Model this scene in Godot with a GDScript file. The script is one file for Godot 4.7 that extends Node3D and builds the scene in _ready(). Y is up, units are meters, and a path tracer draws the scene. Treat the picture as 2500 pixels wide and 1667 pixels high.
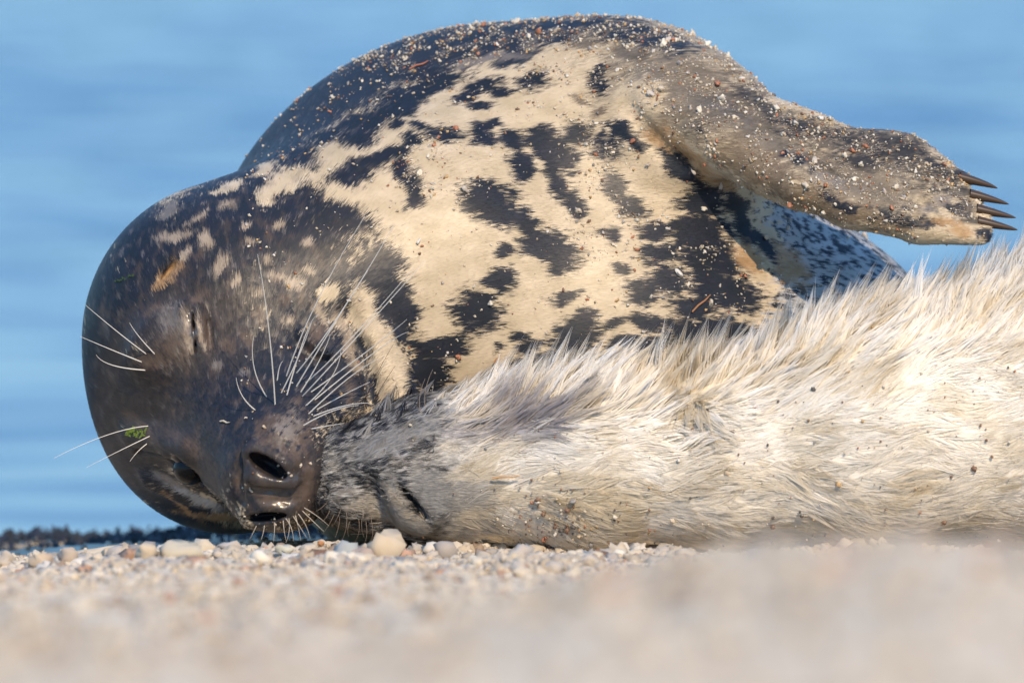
extends Node3D

var rng := RandomNumberGenerator.new()
var n1 := FastNoiseLite.new()
var n2 := FastNoiseLite.new()
var n3 := FastNoiseLite.new()
var used := {}

# ---------------------------------------------------------------- data (metres)
# [0 ellipsoid, op, blend, centre, radii, x axis, y axis] or [1 capsule, op, blend, from, to, radius, radius, flat normal, flatness]
const ADULT := [
	[0,1,0.03,-0.0031,0.2722,-0.22,0.362,0.328,0.26,1,0,0,0,1,0],
	[0,1,0.06,0.0325,0.196,-0.13,0.325,0.285,0.235,1,0,0,0,1,0],
	[0,1,0.08,0.2917,0.1732,-0.2,0.225,0.208,0.2,1,0,0,0,1,0],
	[1,1,0.1,0.3259,0.1233,-0.35,0.6587,0.0396,-0.6,0.16,0.09,0,0,1,1],
	[1,1,0.05,-0.308,0.2425,0,-0.1092,0.3,-0.09,0.172,0.215,0,0,1,1],
	[0,1,0.05,-0.3305,0.2375,0,0.152,0.168,0.15,1,0,0,0,1,0],
	[0,1,0.05,-0.3232,0.1573,0,0.144,0.14,0.12,1,0,0,0,1,0],
	[0,1,0.1,0.139,0.4685,-0.13,0.145,0.128,0.11,1,0,0,0,1,0],
	[0,1,0.07,0.2081,0.483,-0.06,0.08,0.06,0.06,1,0,0,0,1,0],
	[1,1,0.05,0.2121,0.4984,-0.02,0.3153,0.4562,0.03,0.06,0.05,0.1504,0.5013,0.8521,2.2],
	[1,1,0.03,0.3153,0.4562,0.03,0.4386,0.4262,0.05,0.05,0.054,0.1504,0.5013,0.8521,2.6],
	[1,1,0.02,0.4386,0.4262,0.05,0.4808,0.4113,0.05,0.054,0.043,0.1504,0.5013,0.8521,2.8],
	[1,1,0.03,0.1617,0.5073,-0.005,0.2307,0.4771,0.03,0.024,0.025,0,0,1,1],
	[1,1,0.025,0.2307,0.4771,0.03,0.3284,0.4233,0.075,0.025,0.023,0,0,1,1],
	[1,1,0.02,0.3284,0.4233,0.075,0.3824,0.398,0.085,0.023,0.021,0,0,1,1],
	[1,1,0.02,0.3824,0.398,0.085,0.4668,0.3779,0.08,0.021,0.02,0,0,1,1],
	[1,1,0.008,0.4618,0.375,0.08,0.5343,0.3636,0.07,0.021,0.012,0,0,1,1],
	[1,1,0.003,0.462,0.3916,0.076,0.5409,0.3763,0.066,0.0155,0.0085,0,0,1,1],
	[1,1,0.003,0.4599,0.4096,0.068,0.5403,0.3899,0.06,0.0155,0.0075,0,0,1,1],
	[1,1,0.003,0.4557,0.4274,0.055,0.5331,0.4062,0.048,0.0155,0.0075,0,0,1,1],
	[1,1,0.003,0.4516,0.4436,0.038,0.523,0.425,0.033,0.016,0.007,0,0,1,1],
	[1,1,0.05,-0.3364,0.1927,0.04,-0.2756,0.105,0.245,0.105,0.052,0,0,1,1],
	[1,1,0.05,-0.281,0.2041,0.06,-0.2503,0.1318,0.215,0.105,0.06,0,0,1,1],
	[0,1,0.03,-0.2595,0.1113,0.262,0.043,0.05,0.045,1,0,0,0,1,0],
	[0,1,0.03,-0.2479,0.1527,0.2,0.032,0.042,0.045,1,0,0,0,1,0],
	[0,1,0.02,-0.2628,0.0705,0.24,0.044,0.022,0.045,1,0,0,0,1,0],
	[0,1,0.02,-0.249,0.0658,0.215,0.03,0.022,0.045,1,0,0,0,1,0],
	[1,1,0.03,-0.266,0.2339,0.06,-0.1895,0.1709,0.15,0.085,0.05,0,0,1,1],
	[1,1,0.012,-0.1767,0.2736,0.1,-0.1614,0.2431,0.125,0.024,0.029,0,0,1,1],
	[1,1,0.01,-0.1614,0.2431,0.125,-0.1316,0.1783,0.15,0.029,0.034,0,0,1,1],
	[0,1,0.03,-0.1151,0.232,0.03,0.06,0.12,0.085,1,0,0,0,1,0],
	[1,1,0.012,-0.2863,0.1345,0.2968,-0.2532,0.1188,0.3057,0.013,0.013,0,0,1,1],
	[1,1,0.01,-0.2832,0.106,0.3032,-0.2447,0.0992,0.3029,0.012,0.011,0,0,1,1],
	[1,1,0.01,-0.2929,0.0652,0.2793,-0.2539,0.0662,0.29,0.01,0.01,0,0,1,1],
	[1,1,0.01,-0.291,0.0554,0.2667,-0.2592,0.0541,0.2745,0.01,0.011,0,0,1,1],
	[0,-1,0.006,-0.2704,0.1201,0.3098,0.024,0.009,0.035,0.866,-0.5,0,0.5,0.866,0],
	[0,-1,0.005,-0.2745,0.0617,0.2941,0.025,0.005,0.03,0.9945,0.1045,0,-0.1045,0.9945,0],
	[1,-1,0.014,-0.287,0.0908,0.3054,-0.2341,0.0915,0.3022,0.004,0.004,0,0,1,1],
	[0,1,0.01,-0.3653,0.258,0.1649,0.01,0.034,0.013,0.9976,0.0698,0,-0.0698,0.9976,0],
	[0,1,0.008,-0.3499,0.2583,0.1695,0.007,0.03,0.011,0.9976,0.0698,0,-0.0698,0.9976,0],
	[0,-1,0.003,-0.357,0.2572,0.1758,0.0042,0.028,0.02,0.9976,0.0698,0,-0.0698,0.9976,0],
	[0,1,0.03,-0.3879,0.2401,0.1548,0.045,0.03,0.02,0.9397,0.342,0,-0.342,0.9397,0],
	[1,1,0.02,-0.4275,0.1381,0.1078,-0.3593,0.1279,0.1965,0.012,0.014,0,0,1,1],
	[0,-1,0.008,-0.3635,0.1048,0.1715,0.027,0.02,0.024,0.848,-0.5299,0,0.5299,0.848,0],
	[0,1,0.008,-0.368,0.1143,0.1675,0.026,0.009,0.014,0.848,-0.5299,0,0.5299,0.848,0],
	[0,1,0.008,-0.3586,0.0922,0.1503,0.026,0.007,0.014,0.848,-0.5299,0,0.5299,0.848,0],
	[1,1,0.015,-0.4066,0.0867,0.0856,-0.3341,0.0635,0.1041,0.012,0.012,0,0,1,1],
	[1,-1,0.008,-0.2971,0.1418,0.2912,-0.3042,0.1141,0.2957,0.0022,0.0028,0,0,1,1],
	[1,-1,0.008,-0.3042,0.1141,0.2957,-0.2992,0.0798,0.2912,0.0028,0.0022,0,0,1,1],
	[1,-1,0.008,-0.3761,0.2726,0.163,-0.3789,0.2386,0.1683,0.0018,0.0022,0,0,1,1],
	[1,-1,0.006,-0.3701,0.2761,0.1645,-0.3729,0.246,0.1695,0.0016,0.0018,0,0,1,1],
	[1,-1,0.008,-0.3404,0.2708,0.1733,-0.3381,0.242,0.1834,0.0018,0.002,0,0,1,1],
	[1,-1,0.01,-0.4198,0.1238,0.1148,-0.3701,0.1179,0.1757,0.0022,0.0026,0,0,1,1],
	[1,-1,0.008,-0.2775,0.0809,0.3026,-0.2391,0.0815,0.2985,0.0018,0.0018,0,0,1,1],
	[0,-1,0.006,-0.387,0.3266,0.1377,0.016,0.004,0.012,0.6428,0.766,0,-0.766,0.6428,0],
	[1,1,0.004,-0.2387,0.255,0.1724,-0.2093,0.2309,0.1778,0.006,0.008,0,0,1,1],
	[1,-1,0.01,-0.2423,0.2459,0.183,-0.2139,0.2237,0.1875,0.004,0.004,0,0,1,1],
	[1,-1,0.01,-0.2093,0.2308,0.1768,-0.2018,0.1945,0.2038,0.003,0.004,0,0,1,1],
	[1,-1,0.01,-0.187,0.2828,0.1446,-0.1706,0.2403,0.1572,0.005,0.008,0,0,1,1],
	[1,-1,0.01,-0.1706,0.2403,0.1572,-0.1554,0.1785,0.186,0.008,0.011,0,0,1,1],
	[1,-1,0.02,0.1315,0.5128,0.0119,0.1611,0.4711,0.0283,0.003,0.004,0,0,1,1],
	[1,-1,0.015,0.1611,0.4711,0.0283,0.1959,0.4439,0.0325,0.004,0.008,0,0,1,1],
	[1,-1,0.006,0.4605,0.3849,0.1025,0.5369,0.3691,0.0814,0.003,0.006,0,0,1,1],
	[1,-1,0.006,0.4588,0.4031,0.0885,0.5373,0.3836,0.0742,0.003,0.006,0,0,1,1],
	[1,-1,0.006,0.4568,0.4214,0.0788,0.5328,0.3991,0.0668,0.003,0.006,0,0,1,1],
	[1,-1,0.006,0.4574,0.4378,0.0678,0.5252,0.4164,0.0541,0.003,0.006,0,0,1,1]]
const PUP := [
	[1,1,0.03,-0.1885,0.1066,0.235,-0.1198,0.105,0.215,0.052,0.072,0,0,1,1],
	[0,1,0.03,-0.1054,0.1041,0.205,0.085,0.072,0.08,1,0,0,0,1,0],
	[1,1,0.04,-0.0713,0.1078,0.19,0.0849,0.112,0.2,0.08,0.092,0,0,1,1],
	[1,1,0.04,0.0849,0.112,0.2,0.2309,0.1196,0.215,0.092,0.095,0,0,1,1],
	[1,1,0.04,0.2309,0.1196,0.215,0.4021,0.1429,0.2,0.095,0.128,0,0,1,1],
	[1,1,0.05,0.4021,0.1429,0.2,0.65,0.1734,0.15,0.128,0.16,0,0,1,1],
	[1,1,0.05,0.65,0.1759,0.15,0.9631,0.0895,0,0.162,0.08,0,0,1,1],
	[0,1,0.02,-0.1705,0.0705,0.24,0.045,0.028,0.04,1,0,0,0,1,0],
	[0,1,0.012,-0.1867,0.0781,0.2712,0.03,0.02,0.02,1,0,0,0,1,0],
	[0,1,0.02,-0.1309,0.1102,0.2783,0.034,0.02,0.018,0.866,-0.5,0,0.5,0.866,0],
	[1,-1,0.008,-0.2021,0.0663,0.2749,-0.1433,0.0475,0.2664,0.002,0.003,0,0,1,1],
	[0,1,0.02,-0.1117,0.0776,0.2762,0.036,0.03,0.02,0.766,-0.6428,0,0.6428,0.766,0],
	[1,1,0.008,-0.1317,0.0886,0.2916,-0.1016,0.0502,0.2742,0.007,0.009,0,0,1,1],
	[1,-1,0.022,-0.1574,0.094,0.2872,-0.1412,0.0592,0.2776,0.0025,0.0035,0,0,1,1],
	[1,-1,0.02,-0.2,0.1322,0.2801,-0.1863,0.1038,0.2879,0.002,0.003,0,0,1,1],
	[1,1,0.01,-0.1177,0.1004,0.294,-0.0898,0.0656,0.2838,0.008,0.01,0,0,1,1],
	[0,-1,0.003,-0.1104,0.079,0.2981,0.03,0.005,0.02,0.6428,-0.766,0,0.766,0.6428,0],
	[1,-1,0.01,-0.1361,0.0485,0.2665,-0.0855,0.0275,0.2387,0.004,0.006,0,0,1,1],
	[1,-1,0.06,0.157,0.2028,0.2515,0.1849,0.163,0.3023,0.004,0.004,0,0,1,1],
	[1,-1,0.006,-0.2096,0.0984,0.282,-0.2068,0.0861,0.2797,0.004,0.004,0,0,1,1]]
# coat markings of the adult, a few with painted sheen: [place, half length, half width, turn in degrees, colour number]
const MARKS := [
	[0.1911,0.5255,0.0179,0.095,0.055,-15,3,0.12,0.74,0.66], [0.2847,0.4817,0.0496,0.085,0.035,-32,3,0.24,0.79,0.57], [0.3972,0.4236,0.0834,0.09,0.04,-12,3,0.22,0.85,0.48], [0.2739,0.4406,0.0765,0.06,0.022,-28,6,-0.44,-0.09,0.90],
	[0.3569,0.3998,0.1029,0.065,0.017,-20,6,-0.41,-0.20,0.89], [0.4359,0.3825,0.1023,0.05,0.011,-6,6,0.04,-0.09,1.00], [0.1415,0.5128,0.0125,0.025,0.03,-50,0,-0.51,0.33,0.79], [0.1762,0.4659,0.0234,0.03,0.015,-45,4,-0.30,-0.22,0.93],
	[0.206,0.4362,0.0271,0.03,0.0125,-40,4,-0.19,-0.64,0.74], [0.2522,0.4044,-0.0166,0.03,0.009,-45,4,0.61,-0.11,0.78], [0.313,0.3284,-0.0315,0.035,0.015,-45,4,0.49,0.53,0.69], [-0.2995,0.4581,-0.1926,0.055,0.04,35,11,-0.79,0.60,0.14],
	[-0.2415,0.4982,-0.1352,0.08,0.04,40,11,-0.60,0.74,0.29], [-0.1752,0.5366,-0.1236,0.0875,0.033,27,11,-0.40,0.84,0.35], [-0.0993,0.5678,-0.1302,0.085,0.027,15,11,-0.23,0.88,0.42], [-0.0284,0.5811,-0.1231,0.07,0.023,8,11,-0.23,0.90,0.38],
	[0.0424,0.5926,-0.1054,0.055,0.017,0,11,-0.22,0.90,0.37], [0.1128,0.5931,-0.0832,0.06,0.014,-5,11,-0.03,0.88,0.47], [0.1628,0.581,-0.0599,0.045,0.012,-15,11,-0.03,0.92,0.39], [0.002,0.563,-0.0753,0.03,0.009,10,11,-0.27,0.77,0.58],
	[0.0774,0.5783,-0.0663,0.02,0.007,0,3,-0.15,0.79,0.60], [0.1274,0.5687,-0.0459,0.03,0.01,0,3,-0.16,0.79,0.59], [-0.1877,0.4774,-0.0031,0.035,0.0045,33,7,-0.30,0.87,0.40], [-0.1359,0.5156,-0.0442,0.04,0.004,28,7,-0.19,0.89,0.41],
	[-0.0686,0.5516,-0.0896,0.04,0.004,16,7,-0.18,0.83,0.53], [-0.0131,0.5619,-0.081,0.03,0.004,5,7,-0.27,0.78,0.56], [-0.1058,0.5397,-0.0811,0.0309,0.0093,15,1,-0.17,0.87,0.47], [-0.0955,0.5283,-0.057,0.0453,0.0113,18,1,-0.10,0.87,0.48],
	[-0.1332,0.5091,-0.0288,0.0288,0.0175,25,1,-0.18,0.89,0.42], [-0.0351,0.5286,-0.0477,0.0227,0.0103,15,1,-0.14,0.77,0.62], [-0.017,0.5209,-0.035,0.0124,0.0062,0,1,-0.13,0.73,0.67], [0.019,0.5348,-0.0394,0.0216,0.0124,5,1,-0.21,0.65,0.73],
	[-0.0551,0.514,-0.0304,0.0175,0.0046,10,1,-0.01,0.83,0.56], [-0.038,0.5093,-0.0234,0.0155,0.0036,8,1,-0.01,0.79,0.61], [-0.1769,0.4856,-0.0122,0.0288,0.0144,25,1,-0.32,0.86,0.41], [-0.2128,0.4707,-0.0087,0.0309,0.0057,20,1,-0.33,0.88,0.33],
	[-0.1782,0.4688,0.0196,0.0216,0.0082,10,1,-0.24,0.84,0.48], [-0.1346,0.4864,0.0105,0.0113,0.0052,5,1,-0.23,0.81,0.53], [-0.1531,0.4983,-0.0202,0.0206,0.0093,25,1,-0.31,0.84,0.44], [-0.1045,0.4847,0.0212,0.017,0.0046,-8,1,-0.03,0.84,0.54],
	[-0.1163,0.4723,0.0355,0.0129,0.0062,0,1,-0.15,0.76,0.63], [-0.0786,0.4771,0.0297,0.0206,0.0093,-10,1,0.11,0.80,0.59], [-0.0408,0.4767,0.0201,0.0144,0.0144,0,1,0.20,0.77,0.60], [-0.0249,0.4862,0.0041,0.0124,0.0062,30,1,0.12,0.75,0.64],
	[-0.0303,0.4685,0.0264,0.0134,0.0062,0,1,0.23,0.74,0.63], [-0.001,0.4706,0.0152,0.0175,0.0124,-20,1,0.16,0.67,0.72], [0.007,0.4416,0.0387,0.0144,0.0196,10,1,0.29,0.62,0.73], [0.0309,0.4665,0.0134,0.0196,0.0185,0,1,0.09,0.57,0.82],
	[0.0508,0.4509,0.0208,0.0216,0.0268,0,1,0.11,0.50,0.86], [0.0487,0.4193,0.0401,0.0144,0.0196,30,1,0.24,0.51,0.83], [0.0715,0.3996,0.045,0.0103,0.0185,35,1,0.22,0.46,0.86], [0.0728,0.4763,0.0062,0.0185,0.0144,20,1,-0.01,0.44,0.90],
	[0.095,0.5333,-0.0212,0.0124,0.0113,0,1,-0.22,0.56,0.80], [0.1012,0.549,-0.032,0.0082,0.0062,0,1,-0.19,0.64,0.74], [0.1046,0.4606,0.014,0.0155,0.0155,0,1,-0.11,0.29,0.95], [0.1216,0.4805,0.0134,0.0206,0.0113,-30,1,-0.35,0.18,0.92],
	[0.1389,0.4658,0.0213,0.0155,0.0082,-35,1,-0.28,0.05,0.96], [0.0968,0.5049,-0.0039,0.01,0.004,30,2,-0.25,0.42,0.87], [0.0769,0.5121,-0.012,0.015,0.003,-20,2,-0.13,0.49,0.86], [-0.2439,0.447,0.0232,0.021,0.013,10,1,-0.29,0.87,0.40],
	[-0.2595,0.457,-0.0288,0.027,0.005,20,1,-0.41,0.90,0.16], [-0.2938,0.4329,0.0199,0.027,0.01,25,1,-0.24,0.93,0.27], [-0.2968,0.4221,0.048,0.019,0.006,20,1,-0.16,0.91,0.39], [-0.1812,0.4357,0.0642,0.033,0.0129,15,1,-0.13,0.74,0.66],
	[-0.1359,0.456,0.0502,0.0216,0.0093,15,1,-0.13,0.74,0.66], [-0.1566,0.4463,0.057,0.0185,0.0082,18,1,-0.13,0.74,0.66], [-0.1297,0.4379,0.0691,0.0124,0.0113,-40,1,-0.07,0.66,0.74], [-0.1136,0.4216,0.0829,0.0134,0.0155,25,1,-0.01,0.58,0.82],
	[-0.1115,0.4014,0.0957,0.0124,0.0103,0,1,0.04,0.50,0.87], [-0.0267,0.4095,0.0775,0.0309,0.0185,-15,1,0.31,0.51,0.80], [-0.0168,0.3881,0.0859,0.0309,0.0175,-15,1,0.33,0.42,0.84], [-0.0405,0.4001,0.0882,0.0206,0.0103,-10,1,0.28,0.47,0.84],
	[0.0143,0.3812,0.0765,0.0185,0.0113,-35,1,0.35,0.42,0.84], [0.0366,0.3542,0.0798,0.0319,0.0206,-10,1,0.32,0.35,0.88], [0.0539,0.3393,0.0798,0.0227,0.0175,0,1,0.27,0.33,0.90], [-0.0128,0.3478,0.1001,0.0124,0.0093,0,1,0.32,0.26,0.91],
	[-0.0143,0.3161,0.1075,0.0165,0.0155,0,1,0.27,0.15,0.95], [-0.0286,0.3114,0.1113,0.0093,0.0062,0,1,0.17,0.08,0.98], [-0.0439,0.2775,0.1145,0.0278,0.0257,0,1,0.14,-0.02,0.99], [-0.0325,0.2917,0.1129,0.0124,0.0093,0,1,0.14,0.02,0.99],
	[0.0608,0.2939,0.0916,0.0196,0.0062,10,1,0.18,0.23,0.96], [0.0514,0.2857,0.0953,0.0103,0.0052,0,1,0.19,0.19,0.96], [0.0845,0.2742,0.0929,0.0134,0.0057,0,1,0.12,0.23,0.97], [0.0686,0.2508,0.0992,0.0309,0.0185,12,1,0.09,0.16,0.98],
	[0.081,0.2635,0.0956,0.0144,0.0124,0,1,0.11,0.20,0.97], [0.0212,0.2414,0.1054,0.0175,0.0082,20,1,0.13,0.03,0.99], [0.0035,0.2474,0.1079,0.0134,0.0057,25,1,0.14,0.00,0.99], [-0.0202,0.2397,0.1099,0.0057,0.0041,0,1,0.07,-0.07,0.99],
	[-0.0872,0.2379,0.1209,0.035,0.0134,0,1,0.27,-0.11,0.96], [-0.0971,0.2107,0.1194,0.0257,0.0237,0,1,0.28,-0.21,0.94], [-0.1155,0.1925,0.1765,0.0124,0.0206,-10,1,0.47,0.41,0.79], [0.0168,0.2221,0.1061,0.0257,0.0082,10,1,0.09,-0.01,1.00],
	[0.0563,0.2293,0.1028,0.0309,0.0093,0,1,0.07,0.09,0.99], [0.2151,0.3949,0.0055,0.0319,0.0175,-10,1,0.46,0.07,0.88], [0.1911,0.4385,0.023,0.0309,0.0113,-35,1,-0.11,-0.45,0.89], [0.2216,0.4052,0.0026,0.0206,0.0103,-20,1,0.46,-0.18,0.87],
	[0.2113,0.3635,0.0177,0.0381,0.0268,-15,1,0.46,0.37,0.81], [0.1646,0.3684,0.0369,0.0216,0.0113,-5,1,0.32,0.40,0.86], [0.1683,0.3426,0.048,0.0216,0.0155,0,1,0.33,0.41,0.85], [0.2261,0.33,0.0253,0.0443,0.0283,-20,1,0.48,0.39,0.78],
	[0.1243,0.3264,0.0691,0.0124,0.0077,-10,1,0.22,0.37,0.90], [0.1461,0.2988,0.0734,0.0206,0.0175,0,1,0.27,0.30,0.92], [0.1756,0.3109,0.0591,0.0227,0.0144,-10,1,0.34,0.34,0.88], [0.1499,0.2656,0.0815,0.0257,0.0093,-5,1,0.27,0.21,0.94],
	[0.1122,0.2642,0.0908,0.0113,0.0057,0,1,0.18,0.20,0.96], [0.2445,0.2963,0.0299,0.0464,0.0216,-15,1,0.47,0.33,0.82], [0.204,0.282,0.0568,0.0278,0.0144,0,1,0.42,0.27,0.87], [0.2204,0.2521,0.0564,0.0618,0.0175,-5,1,0.44,0.18,0.88],
	[0.1504,0.2406,0.0859,0.0309,0.0093,0,1,0.27,0.13,0.95], [0.1206,0.2435,0.0928,0.0155,0.0062,0,1,0.20,0.14,0.97], [0.2659,0.3642,-0.0197,0.0144,0.0237,42,1,0.57,0.36,0.74], [0.2913,0.3462,-0.0288,0.0103,0.0206,42,1,0.54,0.48,0.69],
	[0.2574,0.3892,-0.0211,0.0155,0.0206,40,1,0.62,0.08,0.78], [0.272,0.3347,-0.0072,0.022,0.011,-50,4,0.51,0.45,0.73], [0.2112,0.4208,0.0171,0.0113,0.0062,0,1,0.16,-0.67,0.72], [0.1308,0.3942,0.0354,0.0216,0.0134,-35,1,0.21,0.40,0.89],
	[0.1189,0.4114,0.0305,0.0103,0.0227,12,1,0.16,0.38,0.91], [0.1114,0.4154,0.0301,0.0093,0.0155,10,1,0.14,0.39,0.91], [0.1086,0.3629,0.0558,0.0113,0.0103,0,1,0.19,0.44,0.88], [0.0987,0.3654,0.0565,0.0072,0.0046,0,1,0.19,0.45,0.87],
	[-0.344,0.3988,0.0825,0.065,0.03,35,1,-0.15,0.86,0.49], [-0.4177,0.3548,0.0932,0.05,0.055,50,1,-0.57,0.61,0.55], [-0.4572,0.2858,0.0971,0.045,0.08,10,1,-0.79,0.24,0.56], [-0.4626,0.1966,0.095,0.045,0.1,0,1,-0.82,-0.14,0.56],
	[-0.434,0.1063,0.0822,0.06,0.055,-40,1,-0.68,-0.51,0.53], [-0.3757,0.0448,0.0613,0.06,0.03,-30,1,-0.33,-0.80,0.50], [-0.3108,0.3828,0.1093,0.075,0.031,22,1,0.03,0.77,0.64], [-0.2399,0.3993,0.093,0.033,0.023,-5,1,-0.08,0.71,0.70],
	[-0.2025,0.3828,0.1091,0.0474,0.0185,-12,1,-0.01,0.57,0.82], [-0.2634,0.3567,0.1294,0.095,0.04,0,1,0.08,0.57,0.82], [-0.3657,0.3137,0.1528,0.115,0.095,30,1,-0.28,0.39,0.88], [-0.2383,0.3086,0.1497,0.075,0.05,0,1,0.19,0.34,0.92],
	[-0.1553,0.3248,0.1314,0.0309,0.0309,-40,1,0.15,0.24,0.96], [-0.1357,0.2929,0.1328,0.0237,0.0288,-20,1,0.20,0.07,0.98], [-0.121,0.2656,0.1303,0.0113,0.0257,-15,1,0.19,-0.03,0.98], [-0.3443,0.1943,0.2016,0.145,0.15,0,1,-0.55,0.39,0.73],
	[-0.2512,0.2147,0.2134,0.075,0.08,0,1,0.17,0.78,0.60], [-0.2586,0.1088,0.2895,0.075,0.075,0,1,0.11,-0.05,0.99], [-0.1935,0.2127,0.1844,0.0464,0.0566,-30,1,0.28,0.66,0.70], [-0.2867,0.4336,0.0236,0.013,0.005,20,0,-0.24,0.92,0.30],
	[-0.3645,0.2567,0.1826,0.065,0.06,0,9,-0.32,0.24,0.92], [-0.2578,0.1059,0.3136,0.055,0.055,0,9,0.08,-0.08,0.99], [-0.3793,0.1443,0.1866,0.085,0.045,-35,9,-0.81,-0.11,0.57], [-0.4363,0.1888,0.1252,0.04,0.08,0,9,-0.71,-0.15,0.68],
	[-0.321,0.2901,0.1693,0.03,0.025,0,9,-0.06,0.30,0.95], [-0.3253,0.414,0.0557,0.022,0.0045,14,0,-0.15,0.91,0.38], [-0.2818,0.4076,0.0781,0.01,0.009,45,0,-0.08,0.83,0.56], [-0.2654,0.4179,0.0656,0.02,0.008,10,0,-0.14,0.83,0.53],
	[-0.3212,0.3935,0.095,0.0095,0.004,10,8,-0.03,0.83,0.56], [-0.3915,0.3884,0.0715,0.0135,0.0055,45,7,-0.43,0.80,0.42], [-0.3821,0.3618,0.1135,0.019,0.0055,12,8,-0.37,0.65,0.66], [-0.347,0.3587,0.1299,0.0085,0.008,50,8,-0.18,0.64,0.75],
	[-0.329,0.3346,0.1497,0.012,0.0055,60,8,-0.08,0.51,0.86], [-0.386,0.3217,0.1373,0.017,0.006,52,4,-0.40,0.44,0.80], [-0.3932,0.3107,0.1425,0.009,0.004,50,4,-0.43,0.37,0.82], [-0.2457,0.3111,0.1503,0.013,0.007,-20,8,0.18,0.36,0.92],
	[-0.2066,0.2995,0.1458,0.012,0.01,-20,0,0.18,0.22,0.96], [-0.2752,0.3354,0.1448,0.0065,0.005,0,8,0.18,0.52,0.84], [-0.2162,0.2784,0.1538,0.005,0.017,25,8,0.29,0.31,0.90], [-0.1919,0.2691,0.1468,0.005,0.015,25,8,0.30,0.21,0.93],
	[-0.1844,0.2402,0.1549,0.006,0.02,20,8,0.24,0.48,0.85], [-0.1783,0.2212,0.1651,0.008,0.012,0,8,0.39,0.65,0.65], [-0.1859,0.194,0.1971,0.005,0.015,10,2,0.33,0.47,0.82], [-0.2628,0.3185,0.1505,0.012,0.0045,-10,8,0.21,0.42,0.88],
	[-0.2952,0.3569,0.1336,0.01,0.004,0,8,0.11,0.63,0.77], [-0.2233,0.2604,0.164,0.007,0.01,20,2,0.31,0.43,0.85], [-0.1649,0.269,0.1453,0.012,0.036,24,0,0.05,0.54,0.84], [-0.1449,0.2213,0.1673,0.015,0.03,14,0,0.01,0.43,0.90],
	[-0.1325,0.1857,0.1833,0.013,0.02,5,0,-0.00,0.20,0.98], [-0.1547,0.1896,0.1703,0.0046,0.0206,5,1,0.33,0.42,0.84], [-0.3581,0.3848,0.099,0.015,0.0035,35,8,-0.23,0.78,0.58], [-0.3032,0.3758,0.1168,0.008,0.0035,30,8,0.06,0.73,0.68],  # the thin dark mark by the neck roll paints shade into its crease
	[-0.2639,0.3757,0.1148,0.007,0.0035,20,8,0.03,0.66,0.75], [-0.234,0.3566,0.1269,0.008,0.004,-10,8,0.07,0.52,0.85], [-0.3663,0.3423,0.1366,0.01,0.0035,50,8,-0.28,0.54,0.79], [-0.3091,0.3189,0.1585,0.008,0.004,40,8,0.03,0.42,0.91],
	[-0.2868,0.2997,0.1647,0.007,0.004,20,8,0.13,0.37,0.92], [-0.2336,0.3278,0.1415,0.009,0.0045,-20,8,0.14,0.38,0.91], [-0.2526,0.2753,0.1668,0.006,0.0045,0,8,0.29,0.40,0.87], [-0.3299,0.2232,0.194,0.008,0.005,0,7,-0.34,0.45,0.83],
	[-0.3,0.2146,0.211,0.006,0.004,0,7,-0.22,0.63,0.74], [-0.353,0.2947,0.1638,0.01,0.0035,20,2,-0.21,0.29,0.93], [-0.4051,0.2792,0.1514,0.011,0.004,60,2,-0.49,0.20,0.85], [-0.3793,0.2589,0.179,0.017,0.028,10,7,-0.36,0.19,0.91],
	[-0.3817,0.2418,0.18,0.022,0.015,20,2,-0.42,0.18,0.89], [-0.4041,0.2227,0.1737,0.018,0.006,-10,2,-0.53,0.07,0.84], [-0.3427,0.2564,0.1784,0.007,0.02,0,2,-0.24,0.29,0.93], [-0.3204,0.247,0.1849,0.008,0.006,0,2,-0.18,0.41,0.89],
	[-0.3009,0.2519,0.1852,0.006,0.009,40,2,-0.06,0.47,0.88], [-0.2817,0.2733,0.1743,0.009,0.008,0,2,0.11,0.39,0.91], [-0.2552,0.2944,0.1593,0.007,0.005,0,2,0.26,0.39,0.88], [-0.2489,0.1595,0.2884,0.017,0.02,-20,2,0.21,0.70,0.68],
	[-0.2684,0.1662,0.2816,0.02,0.007,30,2,-0.13,0.80,0.59], [-0.2344,0.1476,0.2914,0.009,0.017,-20,2,0.47,0.51,0.72], [-0.2581,0.1437,0.303,0.025,0.008,-20,2,0.06,0.48,0.87], [-0.2704,0.0927,0.2999,0.03,0.005,-5,2,-0.14,-0.31,0.94],
	[-0.2584,0.0804,0.2976,0.023,0.006,0,2,0.10,-0.48,0.87], [-0.2295,0.0947,0.2946,0.008,0.025,0,2,0.62,-0.27,0.73], [-0.3584,0.1319,0.2156,0.045,0.008,-30,2,-0.87,-0.04,0.48], [-0.4158,0.1458,0.1432,0.03,0.006,-40,2,-0.70,-0.29,0.65],
	[-0.3832,0.0798,0.1098,0.03,0.006,-28,7,-0.46,-0.72,0.52], [-0.3534,0.0654,0.1148,0.03,0.0045,-18,5,-0.30,-0.85,0.43], [-0.3254,0.0436,0.076,0.055,0.0035,-5,4,-0.02,-0.85,0.53], [-0.3701,0.0508,0.0737,0.03,0.003,-40,4,-0.30,-0.79,0.54],
	[-0.2974,0.0796,0.2879,0.025,0.009,-20,1,-0.55,-0.44,0.71], [-0.3368,0.0256,0.0427,0.06,0.006,-3,2,-0.09,-0.92,0.37], [-0.2489,0.1595,0.2884,0.013,0.019,-20,7,0.21,0.70,0.68], [-0.2588,0.1685,0.2794,0.0025,0.002,0,1,0.03,0.82,0.58],  # the pale whisker pad mark is a highlight painted into the coat
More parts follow.
